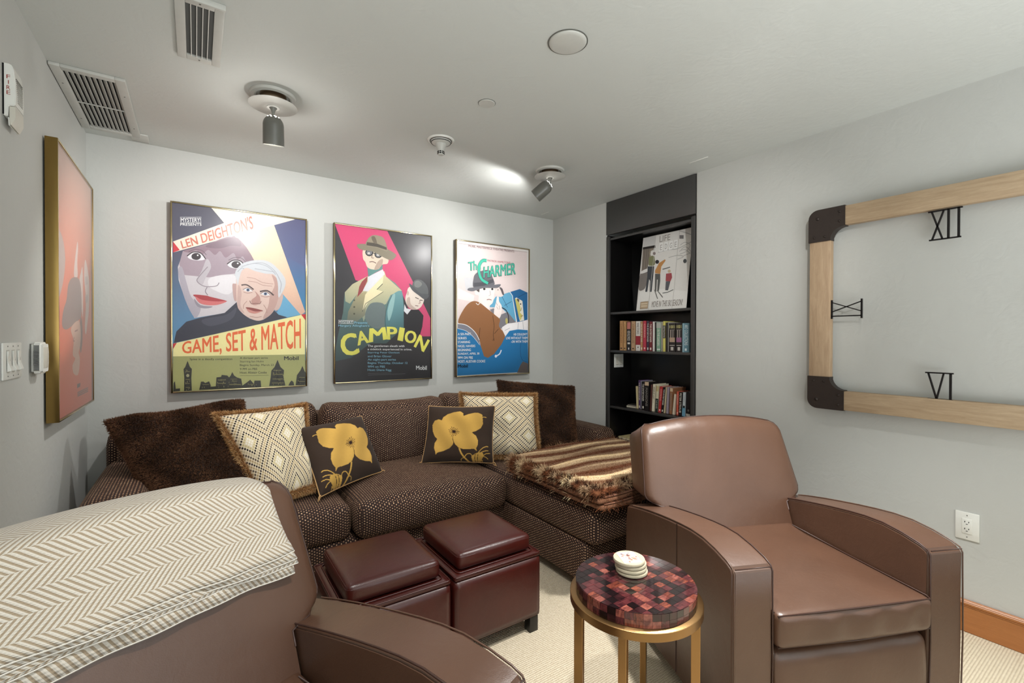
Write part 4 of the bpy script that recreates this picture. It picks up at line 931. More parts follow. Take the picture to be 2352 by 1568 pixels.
def book(y0, y1, h, depth, x0, z, c, lab, group, deco=None, lean=0, tc=(236, 230, 218), decoc=None, c2=None):
    t = y1-y0; ang = -math.atan2(lean, h); t = abs(t)
    r = empty('book', (x0, max(y0, y0), z), 0, lab, 'book', group); r.rotation_euler = (ang, 0, 0)
    e = .0018; cv = tint(c, .4, .25)
    bm = bmesh.new(); bmbox(bm, (.0012, -t/2, h/2), (.0024, t, h))
    bmbox(bm, (depth/2, -e/2-.0001, h/2), (depth, e, h)); bmbox(bm, (depth/2, -t+e/2+.0001, h/2), (depth, e, h))
    link('cover', tomesh(bm, 'cover'), cv, r)
    box('pages', (.0026, -t+e+.0004, .003), (depth-.003, -e-.0004, h-.003), M['paper'], r)
    f = -.0006; tm = tint(tc, .5)
    def bar(a, b, za, zb, col): box('spine_label', (f, -t*b, h*za), (-.0001, -t*a, h*zb), tint(col, .45), r)
    def words(s, z0, z1, a=.22, b=.78, col=None):
        V, Fc, _ = glyphs(s, .03); P = [(f*1.6, -t*(a+v[1]*(b-a)), h*(z1-v[0]*(z1-z0))) for v in V]
        pyd('title', P, Fc, tint(col, .5) if col else tm, r)
    if deco == 'T': words('CHRONICLES', .25, .9, .3, .7, (120, 82, 48)); bar(.3, .7, .05, .09, (60, 40, 30))
    if deco == 'B': bar(.1, .9, .74, .98, (196, 120, 110)); words('NOIR HOLLYWOOD', .34, .68, .15, .85); bar(.2, .8, .22, .28, (220, 215, 205)); bar(.35, .6, .03, .1, (230, 226, 220))
    if deco == 'R': bar(0, 1, .2, .5, (150, 40, 50)); words('NINE STORIES', .56, .94, .25, .7, (50, 45, 45)); bar(.4, .6, .1, .14, (30, 30, 30))
    if deco == 'W': words('PARTIES OF THE YEAR' if c[0] > 150 else 'THE ENTERTAINER', .3, .92, .2, .8); bar(.3, .7, .04, .12, tc)
    if deco == 'L': words('COOKING', .45, .9, .3, .75, (236, 190, 180)); bar(.3, .7, .06, .12, (240, 200, 190))
    if deco == 'G': bar(0, 1, .8, .98, (176, 178, 170)); words('IN THE GARDEN', .2, .74, .25, .7); bar(.15, .85, .05, .09, (226, 230, 222))
    if deco == 'Y': bar(0, 1, .44, .86, (34, 32, 30)); words('DESTINATIONS', .46, .84, .2, .75)
    if deco == '1':
        V, Fc, _ = glyphs('1001', .05); pyd('title', [(f*1.5, -t*(.1+v[0]*.8), h*(.82+v[1]*.11)) for v in V], [g for g in Fc], tint((226, 220, 150)), r)
        bar(.1, .9, .76, .77, (170, 165, 155)); bar(.2, .38, .5, .76, (150, 140, 132)); bar(.55, .68, .5, .76, (150, 140, 132)); bar(.1, .9, .34, .5, (176, 150, 128) if decoc else (150, 96, 130)); bar(.12, .88, .22, .235, (220, 214, 205)); bar(.3, .7, .05, .17, (196, 190, 182))
    if deco == 'S': bar(.0, .22, 0, 1, (150, 184, 196)); words('ART COLLECTIONS', .24, .94, .3, .78, (226, 236, 238)); bar(.35, .6, .05, .13, (226, 236, 238))
    if deco == 'H': bar(.05, .95, .86, .99, (206, 180, 150)); words('MANSIONS', .14, .78, .2, .7, (150, 146, 140))
    if deco == 'K': words('HOUSE OF LIGHT', .45, .9, .2, .75, (60, 52, 40)); bar(.3, .7, .05, .3, (232, 226, 206))
    if deco == 'C': bar(0, 1, 0, .5, (36, 44, 38)); words('THE RIVER', .12, .46, .2, .7, (190, 190, 180)); bar(.1, .9, .78, .98, (196, 176, 130))
    if deco == 'P': words('PETER STRAUB', .12, .96, .18, .8)
    if deco == 'B2': bar(0, 1, 0, .36, (110, 160, 186)); bar(.2, .8, .34, .44, (24, 40, 44)); words('TIDES', .6, .9, .3, .7, (150, 160, 166))
    if deco == 'D': bar(.1, 1, .02, .12, (206, 202, 192)); bar(.4, .8, .22, .3, (130, 126, 120))
    return r
ROW1 = [(-0.803, -0.84, 0.243, 'T', (198, 150, 100)), (-0.842, -0.873, 0.236, 'T', (202, 158, 106)), (-0.879, -0.923, 0.235, 'B', (34, 30, 30)), (-0.925, -0.967, 0.236, 'T', (190, 154, 118)), (-0.973, -1.02, 0.235, 'R', (226, 220, 212)), (-1.021, -1.043, 0.232, 'W', (192, 140, 96)), (-1.045, -1.077, 0.236, 'L', (190, 58, 76)), (-1.081, -1.105, 0.235, 'W', (62, 50, 66)), (-1.106, -1.135, 0.228, 'W', (120, 40, 48)), (-1.138, -1.159, 0.228, 'N', (222, 218, 212)), (-1.161, -1.171, 0.223, 'N', (26, 24, 24)), (-1.173, -1.215, 0.222, 'G', (132, 168, 146)), (-1.218, -1.231, 0.225, 'N', (186, 180, 166)), (-1.233, -1.257, 0.228, 'Y', (216, 206, 112)), (-1.259, -1.275, 0.216, 'N', (44, 38, 38)), (-1.277, -1.285, 0.22, 'N', (180, 176, 170)), (-1.287, -1.344, 0.211, '1', (42, 36, 36)), (-1.347, -1.4, 0.211, '1', (38, 32, 34)), (-1.403, -1.462, 0.209, 'S', (104, 144, 160))]
ROW2 = [(-0.981, -1.004, 0.177, 0.009, 'N', (206, 192, 150)), (-1.004, -1.021, 0.227, 0.004, 'W', (88, 64, 104)), (-1.022, -1.033, 0.224, 0.001, 'N', (150, 146, 160)), (-1.033, -1.062, 0.219, -0.001, 'W', (26, 24, 26)), (-1.063, -1.105, 0.222, 0.001, 'H', (30, 26, 26)), (-1.112, -1.129, 0.202, -0.009, 'N', (92, 56, 50)), (-1.13, -1.158, 0.208, -0.012, 'K', (222, 214, 190)), (-1.163, -1.189, 0.201, -0.01, 'C', (214, 208, 180)), (-1.191, -1.218, 0.197, -0.016, 'L', (188, 58, 58)), (-1.219, -1.239, 0.194, -0.019, 'W', (28, 26, 28)), (-1.24, -1.256, 0.196, -0.019, 'N', (200, 184, 150)), (-1.263, -1.282, 0.196, -0.01, 'N', (160, 148, 160)), (-1.291, -1.317, 0.194, -0.007, 'H', (150, 104, 72)), (-1.317, -1.338, 0.152, -0.016, 'N', (218, 202, 180)), (-1.352, -1.372, 0.172, -0.003, 'L', (206, 96, 76)), (-1.372, -1.398, 0.169, -0.005, 'P', (34, 26, 28)), (-1.401, -1.427, 0.171, -0.007, 'B2', (196, 204, 208)), (-1.432, -1.466, 0.175, -0.004, 'D', (30, 28, 34))]
L1 = ['tan book at the left end of the upper book row', 'slightly shorter tan book, second from left in the upper row', 'black book with pink band and white lettering in the upper row', 'dull tan book beside the black and pink one in the upper row', 'white book with a wide red band in the upper row', 'narrow orange-tan book beside the red-banded white book', 'bright crimson book in the upper row', 'dark purple book with white lettering, right of the crimson book', 'maroon book between the purple and the plain white book', 'thin plain white book in the middle of the upper row', 'thin black book left of the pale green book', 'pale green book in the middle of the upper row', 'thin grey-cream book between the green and the yellow books', 'yellow book with a black middle band in the upper row', 'dark slim book right of the yellow book', 'very thin light grey book left of the first 1001 book', 'thick black book reading 1001, the left one of two', 'thick black book reading 1001, next to the blue book', 'thick blue-grey book at the right end of the upper row']
for i, (a, b, h, k, c) in enumerate(ROW1):
    book(a, b, h, .19-.02*((i*7) % 3), RW+.058, 1.205, c, L1[i], 'books on the upper shelf', k, 0, decoc=(i == 16))
L2 = ['cream book at the left end of the lower row, leaning left', 'purple book in the lower row', 'slim pale grey-lilac book right of the purple one, lower row', 'black book with white lettering in the lower row', 'thick black book with a beige top band in the lower row', 'brown-red book left of the cream book, lower row', 'tall cream book with dark lettering leaning in the lower row', 'half cream half black book left of the red one, lower row', 'red book leaning in the middle of the lower row', 'black book right of the leaning red book', 'thin yellowish cream book leaning in the lower row', 'lilac-grey book with plain spine in the lower row', 'brown book with a beige top band in the lower row', 'short plain cream book left of the orange-red book', 'orange-red book in the lower row', 'black book reading PETER STRAUB in the lower row', 'pale blue and grey book in the lower row', 'black book with a pale label at the right end, lower row']
for i, (a, b, h, l, k, c) in enumerate(ROW2):
    book(a, b, h, .155-.02*((i*5) % 3), RW+.060, .7445, c, L2[i], 'books on the lower shelf', k, l)
# magazines and books lying flat
for (x, y, z, w_, d_, t, c, lab) in [(RW+.07, -.945, .7435, .11, .15, .011, (200, 196, 180), 'pale flat book lying left of the lower book row'), (RW+.075, -.945, .755, .09, .14, .009, (66, 64, 60), 'thin dark book lying on the pale flat book'),
                            (RW+.045, -.90, .4455, .17, .22, .020, (226, 222, 214), 'white book at the bottom of the low flat stack'), (RW+.05, -.905, .466, .16, .21, .012, (48, 42, 40), 'dark book in the middle of the low flat stack'), (RW+.052, -.90, .4785, .15, .20, .014, (206, 190, 140), 'yellow-cream book on the low flat stack'), (RW+.13, -1.0, .4930, .12, .15, .034, (120, 70, 40), 'small brown wooden-looking book on top of the low stack')]:
    r = empty('book', (x, y, z), 0, lab, 'book', 'books lying flat in the bookcase')
    bm = bmesh.new(); bmbox(bm, (w_/2, 0, .001), (w_, d_, .002)); bmbox(bm, (w_/2, 0, t-.001), (w_, d_, .002)); bmbox(bm, (w_/2, d_/2-.001, t/2), (w_, .002, t-.0042))
    link('cover', tomesh(bm, 'cover'), tint(c), r); box('pages', (.004, -d_/2+.003, .0022), (w_-.004, d_/2-.0022, t-.0022), M['paper'], r)
# leaning ski print
sp = empty('ski_print', (RW+.040, -.988, 1.5215), 0, 'white ski poster with skiers leaning inside the top of the bookcase', 'poster')
ASP = 1.3; H_ = .592; W_ = .452
sp.matrix_world = Matrix.Translation((RW+.040, -.992, 1.5215)) @ Matrix.Rotation(radians(7.8), 4, 'Y') @ Matrix.Rotation(-pi/2, 4, 'Z')
box('board', (0, .0005, 0), (W_, .004, H_), M['white'], sp); print_mesh('print', ART['ps'], W_, H_, sp, 0)
# switch plate on the inner side of the niche
def plate(name, mw, w_, h_, lab, n, cat='switch', style='rocker'):
    r = empty(name, (0, 0, 0), 0, lab, cat); r.matrix_world = mw
    box('wall_plate', (-w_/2, -.006, -h_/2), (w_/2, 0, h_/2), M['white'], r, .003)
    if style == 'rocker':
        for i in range(n):
            x = (i-(n-1)/2)*.046*(w_/(.046*n+.026))
            q = prism('rocker', [(-.0062, -.033), (-.0068, -.0335), (-.018, -.030), (-.0085, .002), (-.0115, .033), (-.0062, .033)], 'x', x-.0135, x+.0135, M['cream' if n < 3 else 'white'], r, .0015)
            box('rocker_bezel', (x-.0165, -.0066, -.0365), (x+.0165, -.0061, .0365), M['grey_paint'], r)
            for z in (-.048, .048): lathe('screw', [(0, -.0075), (.0026, -.0072), (.003, -.006), (0, -.006)], M['grey'], r, 10, (x, 0, z), Matrix.Rotation(-pi/2, 4, 'X') @ Matrix.Identity(4)) if 0 else box('screw', (x-.0022, -.0072, z-.0022), (x+.0022, -.006, z+.0022), M['grey'], r, .0006)
    else:
        box('receptacle', (-.0168, -.0085, -.0335), (.0168, -.0055, .0335), M['white'], r, .0015)
        for z in (.0165, -.0145):
            for x, s in ((-.0066, .0034), (.0066, .0028)): box('slot', (x-.0012, -.0089, z-s+.003), (x+.0012, -.0083, z+s+.003), M['darkhole'], r)
            box('slot', (-.003, -.0089, z-.0085), (.003, -.0083, z-.0058), M['darkhole'], r, .0006)
        for z in (-.048, .048): box('screw', (-.002, -.0068, z-.002), (.002, -.006, z+.002), M['grey'], r, .0006)
    return r
RX = lambda y, z, x=RW: Matrix.Translation((x, y, z)) @ Matrix.Rotation(-pi/2, 4, 'Z')
LX = lambda y, z, x=0: Matrix.Translation((x, y, z)) @ Matrix.Rotation(pi/2, 4, 'Z')
plate('light_switch', Matrix.Translation((RW+.128, NY1-.0205, 1.114)), .112, .114, 'cream double light switch on the inner side of the bookcase', 2)
plate('wall_outlet', RX(-2.917, .470), .079, .123, 'white double power outlet on the right wall above the baseboard', 1, 'outlet', 'o')
plate('light_switch', LX(-1.289, 1.226), .186, .119, 'white triple light switch on the left wall at the photo edge', 3)

# ------------------------------------------------------------------ framed posters
def framed(name, mw, wd, ht, art, lab, depth=.03, fr=.009, off=.012, side='champ', lean=0.0):
    global ASP; ASP = ht/wd
    r = empty(name, (0, 0, 0), 0, lab, 'framed poster'); r.matrix_world = mw @ Matrix.Rotation(lean, 4, 'X')
    print_mesh('print', art, wd, ht, r, -.0005-off-depth+.006)
    box('backing_board', (-.002, -off-depth+.0085, -.002), (wd+.002, -off, ht+.002), M['bronze'], r)
    for a, b, c, d in ((-fr, 0, -fr, ht+fr), (wd, wd+fr, -fr, ht+fr)):
        q = box('frame_rail', (a, -off-depth-.004, c), (b, -off, d), M['champ'], r, .0022)
    for c, d in ((-fr, 0), (ht, ht+fr)): box('frame_rail', (0.0002, -off-depth-.004, c), (wd-.0002, -off, d), M['champ'], r, .0022)
    for o in r.children:
        if o.name.startswith('frame_rail'):
            o.data.materials.append(M['bronze' if side == 'champ' else 'gold'])
            for p in o.data.polygons:
                if abs(p.normal.y) < .5: p.material_index = 1
    gp = pyd('glass_pane', [(0, -off-depth-.0012, 0), (wd, -off-depth-.0012, 0), (wd, -off-depth-.0012, ht), (0, -off-depth-.0012, ht)], [(0, 1, 2, 3)], M['glass'], r)
    sp_ = box('wall_spacer', (wd*.1, -off, ht*.9), (wd*.9, 0, ht*.93), M['bronze'], r); box('wall_spacer', (wd*.1, -off, ht*.05), (wd*.9, 0, ht*.08), M['bronze'], r)
    return r
T = Matrix.Translation
framed('framed_poster', T((.388, -.001, .978)), .739, 1.130, ART['p1'], 'large framed spy series poster reading GAME, SET & MATCH, leftmost on the back wall')
framed('framed_poster', T((1.321, -.001, .984)), .738, 1.128, ART['p2'], 'framed poster reading CAMPION, middle one on the back wall')
framed('framed_poster', T((2.290, -.001, .986)), .740, 1.126, ART['p3'], 'framed poster reading The CHARMER, rightmost on the back wall')
framed('framed_poster', LX(-.885, .965), .765, 1.135, ART['pl'], 'framed orange poster with gold frame edge on the left wall', .036, .008, .006, 'gold')

# ------------------------------------------------------------------ clock frame on the right wall
ck = empty('wall_clock_frame', (0, 0, 0), 0, 'large rectangular wooden wall clock frame with iron corners and Roman numerals', 'clock'); ck.matrix_world = RX(-2.288, .930)
CW, CH, CB, D0, D1 = 1.12, 1.068, .105, -.066, -.026     # local x runs away from the corner
for z0, z1 in ((0, CB), (CH-CB, CH)): box('wood_rail', (.13, D0, z0+.003), (CW-.13, D1, z1-.003), M['ash'], ck, .003)
for x0, x1 in ((.004, CB-.0), (CW-CB, CW-.004)): box('wood_rail', (x0, D0, .13), (x1, D1, CH-.13), M['ashv'], ck, .003)
def corner(sx, sz):
    pts = [(.17, 0)]; R_ = .048
    pts = [(.172, 0), (R_, 0)]+[(R_-R_*sin(a), R_-R_*cos(a)) for a in [i*pi/12 for i in range(1, 6)]]+[(0, R_), (0, .172), (CB+.002, .172)]
    rr = .172-CB
    pts += [(.172+rr*0-(rr)*cos(a)*1.0+0, .172-rr*sin(a)*1.0) for a in [i*pi/14 for i in range(1, 7)]]
    pts += [(.172, CB+.0005)]
    P = [((p[0] if sx > 0 else CW-p[0]), (p[1] if sz > 0 else CH-p[1])) for p in pts]
    o = prism('corner_plate', P, 'y', D0-.006, D1+.0, M['iron'], ck, 0)
    for p in ((.045, .048), (.148, .030), (.148, .080), (.030, .148), (.080, .148)):
        x = p[0] if sx > 0 else CW-p[0]; z = p[1] if sz > 0 else CH-p[1]; rr2 = .0085 if p[0] < .05 and p[1] < .05 else .0062
        lathe('rivet', [(0, -.006), (rr2*.6, -.0052), (rr2*.95, -.0022), (rr2, 0)], M['steel'] if 0 else M['iron'], o, 14, (x, D0-.006, z), Matrix.Rotation(-pi/2, 4, 'X'))
for sx in (1, -1):
    for sz in (1, -1): corner(sx, sz)
for x in (.3, .82): box('wall_standoff', (x, D1, CH-.08), (x+.06, -.0005, CH-.03), M['iron'], ck); box('wall_standoff', (x, D1, .03), (x+.06, -.0005, .08), M['iron'], ck)
def bar2(name, a, b, w_, par, dy=.008, yy=-.052):
    a, b = Vector((a[0], 0, a[1])), Vector((b[0], 0, b[1])); d = (b-a); l = d.length; ang = math.atan2(d.x, d.z)
    bm = bmesh.new(); bmbox(bm, (a+b)/2+Vector((0, yy, 0)), (w_, dy, l), Matrix.Rotation(ang, 3, 'Y')); return link(name, tomesh(bm, name), M['black_iron'], par)
def numeral(kind, strokes, wid=.0055):
    g = bpy.data.objects.new('roman_numeral', bpy.data.meshes.new('roman_numeral')); COL.objects.link(g); g.parent = ck
    bm = bmesh.new()
    for a, b, w_ in strokes:
        a, b = Vector((a[0], 0, a[1])), Vector((b[0], 0, b[1])); d = b-a
        bmbox(bm, (a+b)/2+Vector((0, -.052, 0)), (w_, .009, d.length), Matrix.Rotation(math.atan2(d.x, d.z), 3, 'Y'))
    bm.to_mesh(g.data); bm.free(); g.data.materials.append(M['black_iron']); return g
cx = lambda y: -2.288-y; cz = lambda z: z-.930
X0, X1, ZB, ZT = cx(-2.790), cx(-2.896), cz(1.758), cz(1.888)
numeral('XII', [((X0-.004, ZT), (X1+.006, ZT), .006), ((X0, ZB), (X1+.002, ZB), .006), ((X0+.008, ZT), (X0+.046, ZB), .006), ((X0+.050, ZT), (X0+.010, ZB), .006), ((X0+.066, ZT+.002), (X0+.066, ZB), .008), ((X1-.006, ZT+.002), (X1-.006, ZB), .008)])
X0, X1, ZB, ZT = cx(-2.785), cx(-2.872), cz(1.030), cz(1.150)
numeral('VI', [((X0-.004, ZT), (X1+.006, ZT), .006), ((X0+.006, ZB), (X1+.004, ZB), .006), ((X0+.006, ZT), (X0+.036, ZB), .006), ((X0+.060, ZT), (X0+.036, ZB), .006), ((X1-.004, ZT), (X1-.004, ZB), .008)])
X0, X1, ZB, ZT = cx(-2.396), cx(-2.530), cz(1.418), cz(1.503)
numeral('IX', [((X0, ZB-.008), (X0, ZT+.006), .008), ((X1, ZB-.008), (X1, ZT+.006), .007), ((X0, ZT-.006), (X1, ZB+.028), .0045), ((X0, ZB+.028), (X1, ZT-.006), .0045), ((X0, ZB+.006), (X1, ZB+.006), .006)])
XC = CW-.105-.12
numeral('III', [((XC, cz(1.40)), (XC, cz(1.52)), .008), ((XC+.12, cz(1.40)), (XC+.12, cz(1.52)), .008), ((XC, cz(1.42)), (XC+.12, cz(1.42)), .006), ((XC, cz(1.46)), (XC+.12, cz(1.46)), .006), ((XC, cz(1.50)), (XC+.12, cz(1.50)), .006)])

# ------------------------------------------------------------------ left wall devices
fa = empty('fire_alarm', (0, 0, 0), 0, 'white wall fire alarm reading FIRE, high on the left wall', 'fire alarm'); fa.matrix_world = LX(-1.308, 2.09)
prism('alarm_body', [(-.001, -.083), (-.012, -.085), (-.014, -.050), (-.0285, -.048), (-.0295, -.02), (-.029, .03), (-.026, .062), (-.022, .078), (-.018, .082), (-.001, .083)], 'x', -.044, .044, M['white'], fa, .0022)
box('back_plate', (-.0452, -.004, -.080), (.046, -.0004, .080), M['darkhole'], fa)
prism('strobe_housing', [(-.0150, -.052), (-.0285, -.050), (-.0285, -.088), (-.019, -.112), (-.0165, -.110), (-.0150, -.090)], 'x', -.043, .044, M['cream'], fa, .001)
prism('strobe_lens', [(-.0118, -.087), (-.0145, -.087), (-.0160, -.114), (-.0130, -.112)], 'x', -.042, .043, M['white'], fa, .0006)
for i in range(13): box('louvre_slot', (-.036+i*.0012, -.0302, .040-i*.0058), (.030, -.0285, .0412-i*.0058), M['grey'], fa)
for i, (ch, z0, z1) in enumerate((('F', 2.124, 2.136), ('I', 2.107, 2.119), ('R', 2.089, 2.102), ('E', 2.074, 2.086))):
    V, Fc, _ = glyphs(ch, .03)
    pyd('lettering', [(-.0445, -(.0095+(v[0]*.0085 if ch != 'I' else .0035+v[0]*.0018)), z0-2.09+v[1]*(z1-z0)) for v in V], Fc, M['red'], fa)
th = empty('wall_sensor', (0, 0, 0), 0, 'white rounded wall sensor with side vents below the orange poster', 'sensor'); th.matrix_world = LX(-1.035, 1.226)
prism('sensor_body', [(-.046, -.052), (-.034, -.059), (.034, -.059), (.046, -.052), (.052, -.02), (.053, .02), (.046, .052), (.034, .059), (-.034, .059), (-.046, .052)], 'y', -.034, -.004, M['white'], th, .007, 3)
box('wall_mount', (-.042, -.004, -.053), (.042, -.0002, .053), M['grey'], th)
box('front_panel', (-.030, -.0355, -.038), (.028, -.0338, .040), M['cream'], th, .0008); box('panel_groove', (.028, -.0352, -.038), (.031, -.0338, .040), M['grey'], th)
for i in range(19): z = -.045+i*.005; box('vent_slot', (-.0535 if abs(z) < .03 else -.0505, -.026, z), (-.046, -.012, z+.0022), M['darkhole'], th)

# ------------------------------------------------------------------ ceiling fittings
vt = empty('return_air_grille', (.125, -.455, RH), 0, 'white ceiling return grille in the corner with long angled slats', 'vent')
def ring_frame(name, x0, x1, y0, y1, ix, iy, z0, z1, m, par, bev=.002):
    for a in ((x0, y0, x0+ix, y1), (x1-ix, y0, x1, y1), (x0+ix, y0, x1-ix, y0+iy), (x0+ix, y1-iy, x1-ix, y1)): box(name, (a[0], a[1], z0), (a[2], a[3], z1), m, par, bev)
ring_frame('grille_frame', -.122, .124, -.365, .335, .036, .034, -.014, -.0005, M['grey_paint'], vt)
box('duct_opening', (-.088, -.332, -.0008), (.088, .302, -.0002), M['darkhole'], vt)
for i in range(10):
    x = -.078+i*.0178; prism('slat', [(x-.004, -.0015), (x+.0092, -.0118), (x+.0104, -.011), (x-.0028, -.0009)], 'y', -.331, .301, M['grey_paint'], vt)
box('cross_rib', (-.086, -.012, -.013), (.087, -.008, -.0085), M['grey_paint'], vt)
for x in (-.105, .106):
    for y in (-.2, .2): box('screw', (x-.003, y-.003, -.0155), (x+.003, y+.003, -.0138), M['grey'], vt, .0008)
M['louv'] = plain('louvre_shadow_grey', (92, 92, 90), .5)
v2 = empty('supply_register', (.5175, -1.387, RH), 0, 'white ceiling supply register with fine cross louvres near the top edge', 'vent')
ring_frame('register_frame', -.072, .072, -.210, .207, .030, .035, -.012, -.0005, M['grey_paint'], v2)
box('end_lip', (-.05, -.217, -.020), (.074, -.207, -.0005), M['grey_paint'], v2, .002)
box('duct_opening', (-.043, -.176, -.0008), (.043, .173, -.0002), M['darkhole'], v2)
for i in range(30): y = -.170+i*.0114; prism('louvre', [(y, -.0015), (y+.0066, -.0062), (y+.0074, -.0056), (y+.0008, -.0009)], 'x', -.0425, .0425, M['louv'], v2)
for x in (-.0262, -.0088, .0088, .0262): box('deflector_bar', (x-.0013, -.175, -.0125), (x+.0013, .172, -.0068), M['white'], v2)
for y in (-.192, .190): box('screw', (-.003, y-.003, -.0135), (.003, y+.003, -.0118), M['grey'], v2, .0008)
cv = empty('ceiling_cover_box', (.243, -.105, RH), 0, 'small white square cover at the ceiling edge beside the return grille', 'cover')
box('cover_body', (-.04, -.058, -.010), (.04, .058, -.0004), M['grey_paint'], cv, .002); box('gap_strip', (-.038, .0585, -.009), (.038, .062, -.0008), M['darkhole'], cv)
c_ = empty('ceiling_speaker', (1.684, -2.118, RH), 0, 'large round white ceiling speaker cover', 'speaker'); lathe('grille_disc', [(0, -.011), (.058, -.0105), (.068, -.008), (.072, -.004), (.073, -.0006), (0, -.0006)], M['grey_paint'], c_, 48); lathe('trim_ring', [(.0735, -.0005), (.0735, -.0035), (.0765, -.0035), (.0765, -.0005)], M['grey'], c_, 48)
c_ = empty('sprinkler_cover', (1.669, -1.544, RH), 0, 'small flat round sprinkler cover on the ceiling', 'sprinkler cover'); lathe('cover_disc', [(0, -.005), (.038, -.005), (.040, -.003), (.040, -.0006), (0, -.0006)], M['grey_paint'], c_, 40); lathe('shadow_gap', [(.0405, -.0005), (.0405, -.0015), (.0425, -.0015), (.0425, -.0005)], M['grey'], c_, 40)
c_ = empty('smoke_detector', (1.668, -1.038, RH), 0, 'white cone-shaped smoke detector on the ceiling', 'smoke detector')
lathe('detector_body', [(0, -.088), (.013, -.088), (.0165, -.085), (.018, -.080), (.0185, -.062), (.0235, -.050), (.033, -.026), (.052, -.020), (.058, -.012), (.060, -.0006), (0, -.0006)], M['grey_paint'], c_, 40)
lathe('base_ring', [(.0605, -.0006), (.0605, -.008), (.072, -.010), (.076, -.004), (.077, -.0006)], M['white'], c_, 40)
for r_, z in ((.0610, -.0105), (.0545, -.0185)): lathe('slot_ring', [(r_, z), (r_+.0016, z-.0008), (r_+.0020, z+.0028), (r_+.0004, z+.0028)], M['darkhole'], c_, 40)
for z in (-.079, -.070):
    for k in range(8): a = k*pi/4+.2; bm = bmesh.new(); bmbox(bm, (.0185*cos(a), .0185*sin(a), z), (.003, .0105, .0052), Matrix.Rotation(a, 3, 'Z')); link('sensor_port', tomesh(bm, 'sensor_port'), M['darkhole'], c_)
for i, (x, y, l_, lab) in enumerate([(3.146, -1.70, .13, 'thin white slot trim on the ceiling above the bookcase'), (3.127, -.157, .115, 'thin white slot trim on the ceiling in the far corner')]):
    tag(box('ceiling_slot_trim', (x-.004, y-l_/2, RH-.004), (x+.004, y+l_/2, RH-.0003), M['white'], None, .001), lab, 'ceiling trim')
def spotlight(x, y, zd, d, lab, head_len=.128, rad=.045, pivot=.062):
    r = empty('ceiling_spotlight', (x, y, RH), 0, lab, 'ceiling light', 'swivelling ceiling spotlights')
    lathe('trim_ring', [(.073, -.0006), (.073, -.012), (.079, -.015), (.094, -.011), (.098, -.0006)], M['grey_paint'], r, 48)
    lathe('recess_can', [(.0725, -.0006), (.0725, -.009), (.071, -.009), (.071, -.0006)], M['grey_paint'], r, 40)
    lathe('can_liner', [(.0555, -.0006), (.0555, -zd+.002), (.0575, -zd+.002), (.0575, -.0006)], M['nickel'], r, 40)
    lathe('canopy_disc', [(0, -zd), (.035, -zd), (.098, -zd+.003), (.104, -zd+.006), (.098, -zd+.008), (0, -zd+.006)], M['grey_paint'], r, 56)
    lathe('stem_cup', [(0, -zd-.003), (.027, -zd-.003), (.027, -zd-.0005), (0, -zd-.0005)], M['white'], r, 32)
    lathe('stem', [(.017, -zd-.0032), (.010, -zd-.014), (.0065, -zd-.026), (.006, -zd-.040), (.0, -zd-.041)], M['grey'], r, 24)
    d = Vector(d).normalized(); q = Vector((0, 0, -1)).rotation_difference(d).to_matrix().to_4x4()
    p0 = Vector((0, 0, -zd-.040)); prof = [(0.0, .004)]+[(rad*sin(a), -rad+rad*cos(a)+.004) for a in [i*pi/16 for i in range(1, 9)]]+[(rad+.001, -head_len), (rad-.001, -head_len-.001), (rad-.003, -head_len+.001), (rad-.004, -.062), (0, -.060)]
    hd = lathe('lamp_head', [(a, b) for a, b in prof], M['grey'], r, 40, (0, 0, 0), q); hd.location = p0+Vector((-d.x*0, 0, 0))
    bl = lathe('bulb', [(0, -.066), (.018, -.068), (.030, -.074), (.032, -.082), (.028, -.087), (0, -.088)], M['lamp'], r, 24, (0, 0, 0), q); bl.location = p0
    for ring, n in ((.024, 8), (.013, 4)):
        for k in range(n):
            a = k*2*pi/n+.3; zz = -rad+math.sqrt(rad*rad-ring*ring)+.0045
            vh = lathe('vent_hole', [(0, .0006), (.0030, .0003), (.0032, -.001)], M['lamp'], hd, 10, (ring*cos(a), ring*sin(a), zz)); vh.data.transform(Matrix.Translation((0, 0, 0))); vh.data.transform(q)
    return r
spotlight(.806, -1.035, .056, (.05, .30, -1), 'grey ceiling spotlight pointing straight down, left of the two')
spotlight(2.490, -1.015, .048, (-.50, .58, -.60), 'grey ceiling spotlight tilted towards the back wall, right of the two')
# ------------------------------------------------------------------ sectional sofa
sf = empty('sectional_sofa', (1.66, -.95, 0), 0, 'large brown woven sectional sofa with chaise under the posters', 'sofa')
sf.location = (0, 0, 0)
sofa_parts = []
def cush(name, lo, hi, r, crown=(0, 0, 0), n=(14, 14, 6), fn=None, parent=None):
    c = [(a+b)/2 for a, b in zip(lo, hi)]; s = [b-a for a, b in zip(lo, hi)]
    return softbox(name, c, s, r, M['weave'], parent or sf, n, crown, fn)
cush('base_frame', (.12, -1.03, .055), (2.12, -.05, .27), .03, (0, .006, 0))
cush('chaise_base', (2.115, -1.765, .055), (3.02, -.05, .272), .03, (.004, .006, 0))
cush('arm', (.09, -1.02, .05), (.335, -.04, .635), .075, (.012, .01, .012), (8, 14, 10))
cush('arm', (2.995, -.965, .05), (3.215, -.04, .612), .065, (.008, .008, .008), (8, 14, 10))
cush('back_frame', (.10, -.225, .05), (3.21, -.022, .80), .07, (0, .01, .008), (30, 6, 12))
def seatfn(ph):
    def f(Q, p):
        if p[2] > 0: Q[2] += wave(Q, 7, .003, ph)
        Q[1] += wave((Q[0], Q[2], 0), 9, .003, ph) if p[1] < 0 else 0
        return Q
    return f
cush('seat_cushion', (.340, -1.055, .262), (1.168, -.235, .452), .055, (.008, .018, .022), (24, 20, 8), seatfn(.3))
